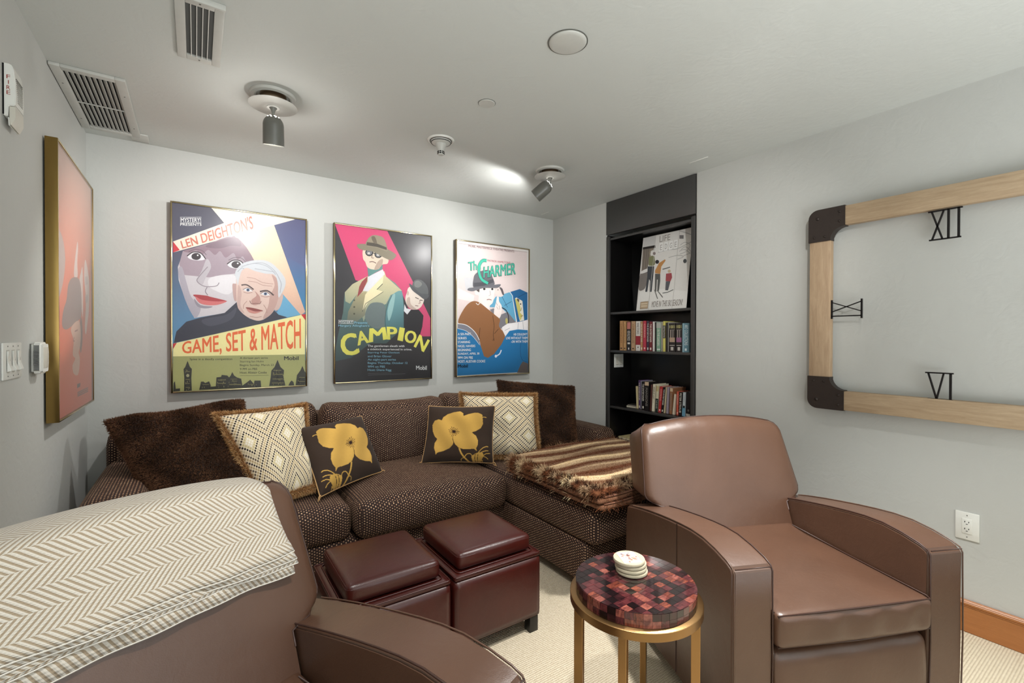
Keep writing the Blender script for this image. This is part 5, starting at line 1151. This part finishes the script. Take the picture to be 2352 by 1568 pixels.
cush('seat_cushion', (1.176, -1.115, .262), (2.098, -.235, .460), .06, (.006, .03, .040), (26, 20, 8), seatfn(1.9))
cush('chaise_cushion', (2.106, -1.835, .264), (2.990, -.235, .452), .06, (.006, .022, .018), (24, 34, 8), seatfn(3.1))
def backfn(ph, rec=.16, z0=.45, sag=.0):
    def f(Q, p):
        t = (Q[2]-z0); Q[1] += rec*t+.01*sin(5*Q[0]+ph)
        Q[2] += sag*(1-p[0]**2)*max(0, p[2])+.012*sin(6*Q[0]+ph)*max(0, p[2])
        # soft vertical creases
        c = abs(sin(9*Q[0]+3*Q[2]+ph)); Q[1] += .034*(1-c)**3*(1 if p[1] < 0 else 0); Q[2] += (.030*abs(p[0])**5-.012)*max(0, p[2])**2
        return Q
    return f
cush('back_cushion', (.165, -.36, .44), (1.155, -.15, .862), .075, (.01, .035, .02), (24, 8, 16), backfn(.4))
cush('back_cushion', (1.165, -.50, .435), (2.02, -.27, .862), .085, (.014, .045, .022), (28, 8, 18), backfn(1.2, .22, .45, .0))
cush('back_cushion', (2.04, -.42, .44), (2.985, -.20, .868), .08, (.01, .035, .018), (26, 8, 16), backfn(2.6))
for x, y in ((.17, -.98), (2.07, -.98), (2.16, -1.72), (2.95, -1.72), (.17, -.1), (3.15, -.1)):
    prism('leg', [(x-.03, y-.03), (x+.03, y-.03), (x+.03, y+.03), (x-.03, y+.03)], 'z', 0, .056, M['black'], sf, .004)

# ------------------------------------------------------------------ scatter pillows
def pillow(name, corners, T_, lab, m, N_=40, pinch=.07, group=None, wr=.006, ph=0, colf=None, power=.62, cat='cushion', sag=0):
    c = [Vector(q) for q in corners]; ctr = sum(c, Vector())/4
    nrm = (c[1]-c[0]).cross(c[3]-c[0]).normalized()
    camp = Vector((.5, -3.47, 1.3))
    if nrm.dot(camp-ctr) < 0: nrm = -nrm
    r = empty(name, ctr, 0, lab, cat, group)
    P = np.zeros((N_+1, N_+1, 3)); Bk = P.copy(); UV = []
    for j in range(N_+1):
        for i in range(N_+1):
            u = i/N_; v = j/N_; a = 2*u-1; b = 2*v-1
            ue = .5+.5*a*(1-pinch*(1-b*b)*a*a); ve = .5+.5*b*(1-pinch*(1-a*a)*b*b)
            q = c[0]*(1-ue)*(1-ve)+c[1]*ue*(1-ve)+c[2]*ue*ve+c[3]*(1-ue)*ve-ctr
            h = (max(0, (1-a**4)*(1-b**4)))**power
            wv = wr*(sin(9*u+5*v+ph)+.7*sin(14*v-7*u+2*ph))*min(1, h*1.5)
            pf = q+nrm*(T_/2*h+wv); pb = q-nrm*(T_/2*h*.9-.0*wv)
            pf.z -= sag*h*(1-v)*.5
            P[j, i] = pf; Bk[j, i] = pb
            UV.append((u, 1-v))
    V = P.reshape(-1, 3); K = (N_+1)**2
    idx = np.arange(K).reshape(N_+1, N_+1)
    F1 = [(idx[j, i], idx[j+1, i], idx[j+1, i+1], idx[j, i+1]) for j in range(N_) for i in range(N_)]
    front = pyd('front_cover', V, F1, m, r, True, uv=UV, col=colf(np.array(UV)) if colf else None)
    back = pyd('back_cover', Bk.reshape(-1, 3), [f[::-1] for f in F1], m, r, True, uv=UV, col=colf(np.array(UV)*0-5) if colf else None)
    ring = [P[0, i] for i in range(N_)]+[P[j, N_] for j in range(N_)]+[P[N_, i] for i in range(N_, 0, -1)]+[P[j, 0] for j in range(N_, 0, -1)]
    # face orientation: make the front face look along nrm
    for o, s in ((front, 1), (back, -1)):
        me = o.data
        if sum((p.normal.dot(nrm)*p.area) for p in me.polygons)*s < 0: me.flip_normals()
    return r, front, back, [Vector(p) for p in ring], nrm
BR = np.array(lin((92, 66, 48)))
def brownfur(lab, corners, ph, n=42000):
    r, f, b, ring, nrm = pillow('fur_cushion', corners, .20, lab, tint((40, 26, 19), .95), 36, .05, 'dark brown fur cushions', .012, ph, None, .55)
    P, Nn = surf_samples(f, n, int(ph*10)+2); P2, N2 = surf_samples(b, n//6, int(ph*10)+5); P = np.concatenate([P, P2]); Nn = np.concatenate([Nn, N2])
    k = .5+.5*np.sin(P[:, 0]*31+ph+2*np.sin(P[:, 2]*23+ph)); cl = BR[None]*(.62+.75*k[:, None])
    cl[:, 0] *= 1.06; sw = np.stack([np.sin(P[:, 2]*40+ph), 0*k, np.cos(P[:, 0]*37+ph)-.4], 1)*.35
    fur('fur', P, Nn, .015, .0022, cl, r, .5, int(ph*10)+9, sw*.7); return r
brownfur('large dark brown fur cushion at the left arm of the sofa', [(.129, -.50, .895), (.735, -.37, .945), (.76, -.86, .50), (.335, -.80, .49)], 1.0)
brownfur('large dark brown fur cushion at the right end of the sofa', [(2.420, -.45, .980), (2.915, -.80, .935), (2.833, -.931, .475), (2.380, -.626, .475)], 2.7, 36000)
def trim(r, ring, nrm, n=9000, seed=5, L=.032):
    rg = np.random.default_rng(seed); A = np.array([list(p) for p in ring]); B = np.roll(A, -1, 0); i = rg.integers(0, len(A), n); t = rg.random((n, 1))
    P = A[i]*(1-t)+B[i]*t; ctr = A.mean(0); out = P-ctr; out /= np.linalg.norm(out, axis=1, keepdims=True)
    ang = rg.uniform(-1.9, 1.9, (n, 1)); d = out*np.cos(ang)+np.array(nrm)*np.sin(ang)
    cl = np.where(rg.random((n, 1)) < .5, np.array([lin((196, 150, 98))]), np.where(rg.random((n, 1)) < .5, np.array([lin((140, 92, 56))]), np.array([lin((224, 190, 142))])))
    tube('trim_roll', [Vector(p) for p in ring[::3]], .011, tint((150, 104, 66), .95), r, 8, True)
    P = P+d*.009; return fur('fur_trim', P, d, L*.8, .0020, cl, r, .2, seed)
def dia(lab, corners, ph):
    r, f, b, ring, nrm = pillow('patterned_cushion', corners, .17, lab, M['diamond'], 36, .06, 'diamond patterned cushions', .006, ph)
    trim(r, ring, nrm, 20000, int(ph*7)+3); return r
dia('cream diamond-dotted cushion with fur trim left of the flower cushion, tilted', [(.587, -.62, .896), (1.038, -.50, .897), (1.012, -.875, .515), (.78, -.945, .475)], 1.3)
dia('cream diamond-dotted cushion with fur trim in front of the right fur cushion', [(2.075, -.53, .901), (2.52, -.81, .893), (2.462, -.949, .474), (2.012, -.661, .491)], 2.9)
ASP = 1.0
FLS = [(c1, np.array(P), fs) for c1, c2, P, fs in shapes(ART['fl'])]
def inpoly(pts, poly):
    x, y = pts[:, 0], pts[:, 1]; ins = np.zeros(len(pts), bool); n = len(poly); j = n-1
    for i in range(n):
        xi, yi = poly[i]; xj, yj = poly[j]; c = ((yi > y) != (yj > y)) & (x < (xj-xi)*(y-yi)/((yj-yi) or 1e-12)+xi); ins ^= c; j = i
    return ins
def flowercol(mirror):
    def f(UV):
        pts = np.stack([1-UV[:, 0] if mirror else UV[:, 0], 1-UV[:, 1]], 1); C = np.tile(np.array(lin((60, 47, 39))), (len(pts), 1))
        for c1, P, fs in FLS:
            cl = np.array(lin(c1))
            for fc in fs:
                poly = P[list(fc)]; lo, hi = poly.min(0), poly.max(0); k = np.where((pts[:, 0] >= lo[0]) & (pts[:, 0] <= hi[0]) & (pts[:, 1] >= lo[1]) & (pts[:, 1] <= hi[1]))[0]
                if len(k): s = k[inpoly(pts[k], poly)]; C[s] = cl*(.86+.26*np.sin(pts[s, 0:1]*9+pts[s, 1:2]*5)**2) if cl[0] > .2 else cl
        return C
    return f
def flo(lab, corners, ph, mirror):
    r, f, b, ring, nrm = pillow('flower_cushion', corners, .15, lab, M['cloth'], 190, .05, 'gold flower cushions', .003, ph, flowercol(mirror), .6)
    tube('piping', ring[::6], .0038, M['cord'], r, 6, True)
    for c in (corners[2], corners[3]):
        o = Vector(c)-Vector(r.location); d = o.normalized()
        tube('corner_loop', [o*.95, o+d*.012+Vector((0, 0, .012)), o+d*.028, o+d*.012-Vector((0, 0, .006)), o*.96], .0032, M['cord'], r, 5)
    return r
flo('dark brown cushion with gold flower, stem curling to the lower left', [(.955, -.68, .797), (1.350, -.58, .820), (1.437, -.709, .492), (1.030, -.95, .482)], .5, False)
flo('dark brown cushion with gold flower in front of the right patterned cushion', [(1.790, -.603, .848), (2.166, -.836, .847), (2.103, -.917, .488), (1.70, -.69, .498)], 1.4, True)

# ------------------------------------------------------------------ faux fur throw on the chaise
tw = empty('fur_throw', (2.50, -1.5, .465), 0, 'folded striped brown and cream faux fur throw on the chaise', 'throw')
def throwk(x, y):
    s = y+.020*np.sin(5.5*x+1)+.009*np.sin(13*x+y*9)+.10*x+.014*np.sin(9*x-14*y)+.010*np.sin(3.1*x+21*y)
    k = .5+.5*np.sin(s*2*np.pi/.138); k = k**.8+.16*np.sin(s*2*np.pi/.046+6*x); return np.clip(k*(.80+.26*np.sin(7*x+19*y)), 0, 1)
def throwcol(P, rg=None):
    x, y, z = P[:, 0], P[:, 1], P[:, 2]; k = throwk(x, y)[:, None]
    a, b = np.array([lin((252, 224, 180))]), np.array([lin((112, 62, 34))]); return b+(a-b)*k**1.7
layers = []
def slab(name, x0, x1, y0, y1, z0, z1, m, wv, ph):
    def f(Q, p):
        top = (p[2]+1)/2
        yy = Q[1]+1.5; Q[2] += top*wv*1.3*(float(throwk(np.float64(Q[0]+2.5), np.float64(Q[1]-1.5)))-.5)+.004*sin(9*Q[0]+ph)+top*(.008*sin(4.1*Q[0]+2.2*Q[1]) if wv else 0)
        Q[0] += .006*sin(11*Q[1]+ph)*(1 if abs(p[0]) > .9 else 0); Q[1] += .006*sin(9*Q[0]+ph)*(1 if abs(p[1]) > .9 else 0)
        return Q
    c = ((x0+x1)/2-2.50, (y0+y1)/2+1.5, (z0+z1)/2-.465)
    o = softbox(name, c, (x1-x0, y1-y0, z1-z0), min(.016, (z1-z0)/2.05), m, tw, (50, 130, 4) if wv else (26, 50, 4), (0, 0, 0), f, True)
    if wv:
        V = np.array([v.co for v in o.data.vertices])+np.array([2.5, -1.5, 0]); ca = o.data.color_attributes.new('Col', 'FLOAT_COLOR', 'POINT'); q = np.ones((len(V), 4), np.float32); q[:, :3] = throwcol(V)*.9; ca.data.foreach_set('color', q.ravel())
    return o
mb = tint((120, 80, 56), .95)
ls = [slab('fold', 2.085, 2.93, -1.905, -1.10, .480, .506, mb, .0, .3), slab('fold', 2.075, 2.95, -1.900, -1.105, .515, .541, mb, .0, 1.1), slab('top_fold', 2.070, 2.99, -1.890, -1.10, .550, .588, M['cloth'], .006, 2.0)]
slab('lining', 2.11, 2.93, -1.902, -1.15, .5065, .5145, M['suede'], 0, .7); slab('lining', 2.11, 2.93, -1.899, -1.15, .5415, .5495, M['suede'], 0, .9)
for i, o in enumerate(ls):
    top = i == 2
    P, Nn = surf_samples(o, 60000 if top else 18000, 20+i, (lambda P, N_: (P[:, 2] > -.1)) if top else (lambda P, N_: (np.abs(N_[:, 2]) < .75)))
    W_ = P+np.array([2.5, -1.5, 0]); cl = throwcol(W_)
    edge = (np.abs(Nn[:, 2]) < .8) | (P[:, 0] < -.375) | (P[:, 1] < -.335)
    mott = ((.5+.5*np.sin(P[:, 0]*61+2*np.sin(P[:, 1]*47))*np.sin(P[:, 1]*53+i)+RNG.normal(0, .25, len(P))) > .62)[:, None]; cl = np.where(edge[:, None] & mott, np.array([lin((52, 30, 22))]), cl)
    L = np.where(edge, .030, .0075)[:, None]
    flow = np.where(edge[:, None], np.array([[-.1, -.1, .1]]), np.array([[-1.2, -.2, -.45]]))
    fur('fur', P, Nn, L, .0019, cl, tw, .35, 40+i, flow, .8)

# ------------------------------------------------------------------ oxblood storage ottomans
def ottoman(x0, x1, y0, y1, lab, group='oxblood storage ottomans'):
    cx_, cy_ = (x0+x1)/2, (y0+y1)/2; w_, d_ = x1-x0, y1-y0
    r = empty('storage_ottoman', (cx_, cy_, 0), 0, lab, 'ottoman', group); L = M['ox']
    softbox('body', (0, 0, .202), (w_, d_, .266), .012, L, r, (10, 10, 6), (.002, .002, 0), uv=False)
    softbox('tray_rim', (0, 0, .345), (w_-.002, d_-.002, .020), .008, L, r, (10, 10, 2), (0, 0, 0), uv=False)
    def lid(Q, p):
        Q[2] += .006*(1-p[0]**2)*(1-p[1]**2) if p[2] > 0 else 0
        return Q
    softbox('lid_cushion', (0, 0, .394), (w_-.062, d_-.062, .074), .022, L, r, (18, 18, 6), (.004, .004, .006), lid, False)
    a, b = w_/2-.031, d_/2-.031
    def rr(a, b, z, rad=.024):
        pts = []
        for sx, sy, a0 in ((1, 1, 0), (-1, 1, 90), (-1, -1, 180), (1, -1, 270)):
            for k in range(5): an = radians(a0+k*22.5); pts.append((sx*(a-rad)+rad*cos(an), sy*(b-rad)+rad*sin(an), z))
        return pts
    tube('seam', rr(a-.0045, b-.0045, .4205), .0024, L, r, 6, True); tube('seam', rr(a-.0005, b-.0005, .4135), .0016, L, r, 5, True)
    tube('rim_edge', rr(w_/2-.003, d_/2-.003, .352, .012), .0034, L, r, 6, True); tube('lid_welt', rr(a+.006, b+.006, .3575, .02), .0028, L, r, 6, True)
    for sx in (-1, 1):
        for sy in (-1, 1): box('foot', (sx*(w_/2-.03)-.022, sy*(d_/2-.03)-.022, 0), (sx*(w_/2-.03)+.022, sy*(d_/2-.03)+.022, .069), M['black'], r, .002)
    return r
ottoman(.905, 1.330, -1.846, -1.415, 'oxblood leather cube ottoman on the left, partly behind the blanket chair')
ottoman(1.345, 1.772, -1.846, -1.415, 'oxblood leather cube ottoman on the right, next to the chaise')

# ------------------------------------------------------------------ leather armchairs (local: front at y=0, back +y)
TOP = [(-.004, .585), (.004, .600), (.03, .611), (.09, .624), (.16, .632), (.23, .630), (.30, .622), (.38, .610), (.46, .596), (.54, .581), (.62, .564), (.70, .545), (.76, .53)]
def armchair(loc, rz, lab):
    r = empty('leather_armchair', loc, rz, lab, 'armchair'); L = M['leather']
    for s in (-1, 1):
        xi, xo = s*.292, s*.432
        prof = [(.0, .045)]+[(.0-.004*sin(t*pi), .045+.54*t) for t in (.25, .5, .75)]+TOP+[(.775, .45), (.78, .045)]
        arm = prism('arm', prof, 'x', min(xi, xo), max(xi, xo), L, r, .009, 3, 35)
        for x in (xi-s*-.004, xo-s*.004): tube('piping', [(x, y, z+.0015) for y, z in [(-.002, .06), (-.007, .3)]+TOP[:-1]], .0026, M['piping'] if x == xi-s*-.004 else L, arm, 6)
        for x in (xi+s*.003, xo-s*.003): pass
        tube('front_seam', [(xi+s*.008, -.0035, .600), (xo-s*.008, -.0035, .600)], .0022, M['piping'], arm, 5)
        tube('side_seam', [(xo+s*.0003, .32, .06), (xo+s*.0003, .32, .615)], .0022, M['piping'], arm, 5)
    def footfn(Q, p):
        if p[1] < 0: Q[1] -= .012*max(0, 1-p[2]**2)+.003*sin(30*Q[0])*max(0, p[2])
        return Q
    softbox('footrest_panel', (0, .035, .185), (.578, .075, .285), .028, L, r, (20, 5, 14), (0, .004, .0), footfn, False)
    tube('panel_seam', [(-.285, -.013, .120), (0, -.017, .120), (.285, -.013, .120)], .003, M['piping'], r, 5)
    box('seat_frame', (-.288, .085, .05), (.288, .74, .335), M['black'], r, .004)
    def seatf(Q, p):
        back = max(0, (Q[1]-.45)/.15); Q[2] += .02*back*back if p[2] > 0 else 0
        if p[1] < 0: Q[1] += .0055*sin(46*Q[0]+8*Q[2])*(1-p[2]**2)*(1 if Q[0] > -.12 else .4)-.006*(1-p[0]**2)
        return Q
    st = softbox('seat_cushion', (0, .285, .401), (.576, .615, .108), .020, L, r, (26, 24, 8), (.002, .004, .020), seatf, False)
    x = .284
    tube('piping', [(-x, -.014, .449), (-x*.5, -.0215, .4535), (0, -.023, .454), (x*.5, -.0215, .4535), (x, -.014, .449), (x+.002, .0, .4535), (x-.001, .3, .455), (x-.012, .56, .466)], .0026, M['piping'], st, 6)
    tube('piping', [(-x, -.014, .352), (0, -.022, .3505), (x, -.014, .352)], .0026, M['piping'], st, 6); tube('piping', [(-x-.002, .0, .4535), (-x+.001, .3, .455), (-x+.012, .56, .466)], .0026, M['piping'], st, 6)
    # T-shaped back
    rows = []
    def HWd(z):
        if z < .560: return .286
        if z < .605: t = (z-.560)/.045; return .286+.104*math.sqrt(max(0, 1-(1-t)**2))
        return .390-.030*(z-.605)/.29
    zs = [.40, .44, .48, .52, .555, .561, .566, .573, .582, .592, .605, .63, .66, .70, .74, .78, .82, .85, .87, .885, .8955]
    NA = 30; FV, BV = [], []
    for z in zs:
        hw = HWd(z); tt = max(0, (z-.85)/.0455); hw -= .030*(1-math.sqrt(max(0, 1-tt*tt)))
        for i in range(NA+1):
            a = -1+2*i/NA; a2 = math.copysign(1-(1-abs(a))**1.25, a); arch = .036*(1-abs(a2)**2.2)*max(0, (z-.55)/.35)
            y = .575+.375*(z-.42); ez = min(1, (.8955-z)/.05); xr_ = hw*abs(a2)/.39; puff = .018*(1-xr_**6)*min(1, max(0, ez))**.5
            er = (.020*(max(0, (abs(a2)-.94)/.06))**2 if z > .57 else 0)+.02*(1-min(1, max(0, ez)))**2
            wr = .0018*sin(55*a2*hw+30*z)*max(0, (z-.78)/.12)*(1 if a2 < .3 else .2)
            zz = z+arch; FV.append((hw*a2, y-puff+er+wr, zz)); th = .165; BV.append((hw*a2*.985, y+th-.35*er, zz-.055*max(0, (z-.6)/.3)))
    nz = len(zs); K = NA+1; V = FV+BV; Fc = []
    for j in range(nz-1):
        for i in range(NA): a = j*K+i; Fc.append((a, a+1, a+K+1, a+K)); b = a+nz*K; Fc.append((b, b+K, b+K+1, b+1))
    o_ = nz*K
    for j in range(nz-1): Fc.append((j*K, (j+1)*K, o_+(j+1)*K, o_+j*K)); Fc.append((j*K+NA, o_+j*K+NA, o_+(j+1)*K+NA, (j+1)*K+NA))
    for i in range(NA): Fc.append((i, o_+i, o_+i+1, i+1)); t_ = (nz-1)*K; Fc.append((t_+i, t_+i+1, o_+t_+i+1, o_+t_+i))
    bk = pyd('backrest', V, Fc, L, r, 50); me = bk.data; b2 = bmesh.new(); b2.from_mesh(me); bmesh.ops.recalc_face_normals(b2, faces=b2.faces[:]); b2.to_mesh(me); b2.free()
    j0 = 3; path = [FV[j*K] for j in range(j0, nz)]+[FV[(nz-1)*K+i] for i in range(1, NA)]+[FV[j*K+NA] for j in range(nz-1, j0-1, -1)]
    tube('piping', path, .0030, M['piping'], bk, 6)
    for x in (-.36, .36):
        for y in (.06, .7): box('foot', (x-.03, y-.03, 0), (x+.03, y+.03, .046), M['black'], r, .003)
    return r
armchair((2.246, -2.8675, 0), radians(-24.1), 'brown leather armchair on the right with empty seat beside the round side table')
CLX, CLY, CLA = .668, -2.857, .3815
armchair((CLX, CLY, 0), CLA, 'brown leather armchair in the left foreground, under the herringbone blanket')

# ------------------------------------------------------------------ folded blanket over the left chair
bl = empty('herringbone_blanket', (CLX, CLY, 0), CLA, 'cream and tan herringbone blanket folded over the left armchair back', 'blanket')
bl.location = (CLX, CLY, 0)
def ysurf(z): return .575+.375*(z-.42)-.026
def sheet(name, off, zf, zb, x0, x1, ph, uoff=0, hem=True, thick=.0045):
    """cloth following the chair back; off = distance outside the leather"""
    path = []
    ztop = .914+off*.8
    for z in np.linspace(zf, .895, 16): path.append((ysurf(z)-off-.004*(z < zf+.03), z))
    yc = ysurf(.895)-off; yb = ysurf(.90)+.026+.165+off
    for t in np.linspace(0, pi, 14)[1:-1]:
        cyy = (yc+yb)/2; ry = (yb-yc)/2; path.append((cyy-ry*cos(t), .895+(ztop-.895+.010)*sin(t)**.75-.050*t/pi))
    for z in np.linspace(.835, zb, 10): path.append((yb+.0, z))
    S = [0]
    for a, b in zip(path[:-1], path[1:]): S.append(S[-1]+math.hypot(a[0]-b[0], a[1]-b[1]))
    NX = 44; V, UV = [], []
    n = len(path)
    for side in (0, 1):
        for i, (y, z) in enumerate(path):
            fr_ = max(0, 1-S[i]/.30)
            xr = x1+.052*min(1, S[i] < .24 and 1-S[i]/.24 or 0)+.010*sin(13*S[i]+ph)
            for k in range(NX+1):
                t = k/NX; x = x0+(xr-x0)*t
                arch = .012-.034*abs(x/.37)**2.2*min(1, max(0, (z-.70)/.2)) if z > .7 else 0
                yy = y; zz = z+arch+(.014*max(0, x-.1)/.2*0)
                rip = .007*sin(21*x+ph)*fr_+.004*sin(47*x+2*ph)*fr_; yy -= rip*.6+.003*fr_
                zz += .006*sin(6*x+ph)*max(0, 1-S[i]/.05)-.02*(x < 0)*abs(x)*max(0, 1-S[i]/.1)
                inw = thick*side
                # inward normal approximated by path tangent
                a = path[max(0, i-1)]; b = path[min(n-1, i+1)]; ty, tz = b[0]-a[0], b[1]-a[1]; l = math.hypot(ty, tz) or 1
                yy += inw*tz/l; zz -= inw*ty/l
                V.append((x, yy, zz)); UV.append((x+uoff, -S[i]+uoff*.3))
    K = NX+1; Fc = []; O = n*K
    for i in range(n-1):
        for k in range(NX): a = i*K+k; Fc.append((a, a+1, a+K+1, a+K)); b = a+O; Fc.append((b, b+K, b+K+1, b+1))
        Fc.append((i*K, (i+1)*K, O+(i+1)*K, O+i*K)); Fc.append((i*K+NX, O+i*K+NX, O+(i+1)*K+NX, (i+1)*K+NX))
    for k in range(NX): Fc.append((k, O+k, O+k+1, k+1)); t_ = (n-1)*K; Fc.append((t_+k, t_+k+1, O+t_+k+1, O+t_+k))
    o = pyd(name, V, Fc, M['herring'], bl, True, uv=UV); b2 = bmesh.new(); b2.from_mesh(o.data); bmesh.ops.recalc_face_normals(b2, faces=b2.faces[:]); b2.to_mesh(o.data); b2.free()
    if hem: tube('hem', [((V[k][0]), V[k][1]+thick/2, V[k][2]-.001) for k in range(0, K)], thick*.62, M['hem'], o, 6)
    return o
X0B = -.345
sheet('blanket_fold', .0075, .688, .55, X0B, .246, .9, .03); sheet('blanket_fold', .0140, .706, .60, X0B, .254, 2.0, .05)
sheet('blanket_fold', .0205, .722, .60, X0B, .260, 3.1, .01); sheet('blanket_fold', .0275, .740, .50, X0B, .264, 4.0, 0)

# ------------------------------------------------------------------ round side table
TX, TY, TR = 1.632, -2.502, .182
tb = empty('side_table', (TX, TY, 0), radians(1), 'round side table with tortoiseshell tiled top and brass frame', 'table')
lathe('tabletop', [(0, .552), (TR-.003, .552), (TR-.001, .550), (TR-.001, .512), (0, .512)], tint((30, 12, 16), .25, .6), tb, 72)
lathe('brass_ring', [(TR-.022, .498), (TR-.022, .512), (TR+.0155, .512), (TR+.018, .510), (TR+.018, .487), (TR+.0155, .485), (TR-.020, .485), (TR-.022, .487), (TR-.022, .498)], M['brass'], tb, 72)
for k in range(4):
    a = k*pi/2+radians(30); c_, s_ = (TR-.004)*cos(a), (TR-.004)*sin(a); bm = bmesh.new(); bmbox(bm, (c_, s_, .2505), (.026, .020, .469), Matrix.Rotation(a, 3, 'Z'))
    bmesh.ops.bevel(bm, geom=bm.edges[:], offset=.0015, segments=1, affect='EDGES'); link('leg', tomesh(bm, 'leg'), M['brass'], tb, 30)
lathe('lower_ring', [(TR-.020, .002), (TR-.020, .016), (TR+.012, .016), (TR+.012, .002), (TR-.020, .002)], M['brass'], tb, 72)
def m_tile(name, c1, c2):
    g = N(name); f = g.noise(22, 5, g.scaled(g.coord(), (1, 3.2, 1)), .6, 1.4); rp = g.n('ValToRGB', {0: f}); rp.color_ramp.elements[0].position = .35; rp.color_ramp.elements[1].position = .68
    g.set('Base Color', g.mix(rp.outputs[0], lin(c1), lin(c2))); g.set('Roughness', .22); g.set('Coat Weight', .8); g.set('Coat Roughness', .06); return g.m
TM = [m_tile('tile_'+n, a, b) for n, a, b in [('dark', (22, 7, 10), (58, 24, 28)), ('plum', (44, 14, 20), (98, 44, 46)), ('rose', (86, 38, 36), (156, 90, 76)), ('amber', (64, 22, 20), (136, 68, 50)), ('black', (8, 2, 4), (28, 10, 14))]]
TW = [0, 0, 1, 1, 4, 4, 2, 3, 1]
def clipcirc(poly, R_):
    out = poly
    for k in range(40):
        a = 2*pi*k/40; nx, ny = cos(a), sin(a); res = []
        for i in range(len(out)):
            p, q = out[i], out[(i+1) % len(out)]; dp, dq = p[0]*nx+p[1]*ny-R_, q[0]*nx+q[1]*ny-R_
            if dp <= 0: res.append(p)
            if dp*dq < 0: t = dp/(dp-dq); res.append((p[0]+(q[0]-p[0])*t, p[1]+(q[1]-p[1])*t))
        out = res
        if len(out) < 3: return None
    return out
ts = .0258; rt = random.Random(4)
for i in range(-8, 8):
    for j in range(-8, 8):
        x, y = i*ts, j*ts; g_ = .0004; pl = clipcirc([(x+g_, y+g_), (x+ts-g_, y+g_), (x+ts-g_, y+ts-g_), (x+g_, y+ts-g_)], TR-.0015)
        if pl:
            ar = abs(sum(pl[k][0]*pl[(k+1) % len(pl)][1]-pl[(k+1) % len(pl)][0]*pl[k][1] for k in range(len(pl))))/2
            if ar > 2e-5: prism('tile', pl, 'z', .5519, .5538, TM[rt.choice(TW)], tb)
nr = 46
for lev in range(2):
    for k in range(nr):
        a0, a1 = 2*pi*k/nr+.002, 2*pi*(k+1)/nr-.002; z0, z1 = .513+lev*.0195, .513+lev*.0195+.019
        P = [(R_*cos(a), R_*sin(a), z) for R_ in (TR-.0012, TR+.0004) for a in (a0, a1) for z in (z0, z1)]
        pyd('rim_tile', P, [(4, 6, 7, 5), (0, 1, 3, 2), (1, 5, 7, 3), (0, 2, 6, 4), (0, 4, 5, 1), (2, 3, 7, 6)], TM[rt.choice(TW)], tb)
# coasters
for k, (dx, dy, z, lab) in enumerate([(.004, -.003, .5552, 'round stone coaster at the bottom of the stack on the side table'), (.002, -.001, .5667, 'round stone coaster second from the bottom of the stack'), (.003, .001, .5782, 'round stone coaster second from the top of the stack'), (-.003, .002, .5897, 'top stone coaster with a reddish printed picture')]):
    r = empty('coaster', (1.657+dx, -2.461+dy, z), .6+.4*k, lab, 'coaster', 'stack of stone coasters')
    lathe('stone_disc', [(0, 0), (.047, 0), (.0495, .0012), (.050, .003), (.050, .0075), (.0488, .0096), (.047, .0100), (0, .0100)], M['stone'], r, 48)
    lathe('cork_pad', [(0, -.0012), (.043, -.0012), (.043, .0002), (0, .0002)], tint((60, 44, 34)), r, 40)
    if k == 3:
        r.rotation_euler = (0, 0, radians(-26)); V, Fc, C = [], [], []; rg = random.Random(2)
        def pl2(pts, c, z): b = len(V); V.extend([(x, y, z) for x, y in pts]); C.extend([lin(c)]*len(pts)); Fc.append(tuple(range(b, b+len(pts))))
        xs = .031; q = [(sx*math.sqrt(.0485**2-yy*yy) if abs(sx*math.sqrt(.0485**2-yy*yy)) < xs else sx*xs, yy) for sx, rng in ((-1, range(-8, 9)), (1, range(8, -9, -1))) for yy in [v_*.0045 for v_ in rng]]
        pl2(q, (232, 214, 190), .01012)
        for k2 in range(46):
            a, rr = rg.uniform(0, 6.28), rg.uniform(0, .026); x, y = rr*cos(a), rr*sin(a)*1.3; s_ = rg.uniform(.002, .0055); c = rg.choice([(204, 150, 126), (196, 120, 96), (228, 200, 176), (120, 100, 110), (210, 170, 150), (176, 130, 120), (216, 218, 216), (236, 190, 160)])
            pl2([(x+s_*cos(t)*rg.uniform(.6, 1.2), y+s_*sin(t)*rg.uniform(.6, 1.3)) for t in [i*pi/4 for i in range(8)]], c, .01014+k2*2e-6)
        for k2 in range(7): x, y = rg.uniform(-.008, .010), .012+rg.uniform(-.012, .018); pl2([(x, y), (x+.006, y+.002), (x+.007, y+.004), (x+.001, y+.003)], (44, 36, 44), .01026)
        for sx in (-1, 1): pl2([(sx*.0305, -.036), (sx*.0312, -.036), (sx*.0312, .036), (sx*.0305, .036)], (90, 74, 60), .01028); pl2([(sx*.0262, -.038), (sx*.0266, -.038), (sx*.0266, .038), (sx*.0262, .038)], (160, 140, 110), .01028)
        pyd('picture', V, Fc, M['cloth'], r, False, None, np.array(C))
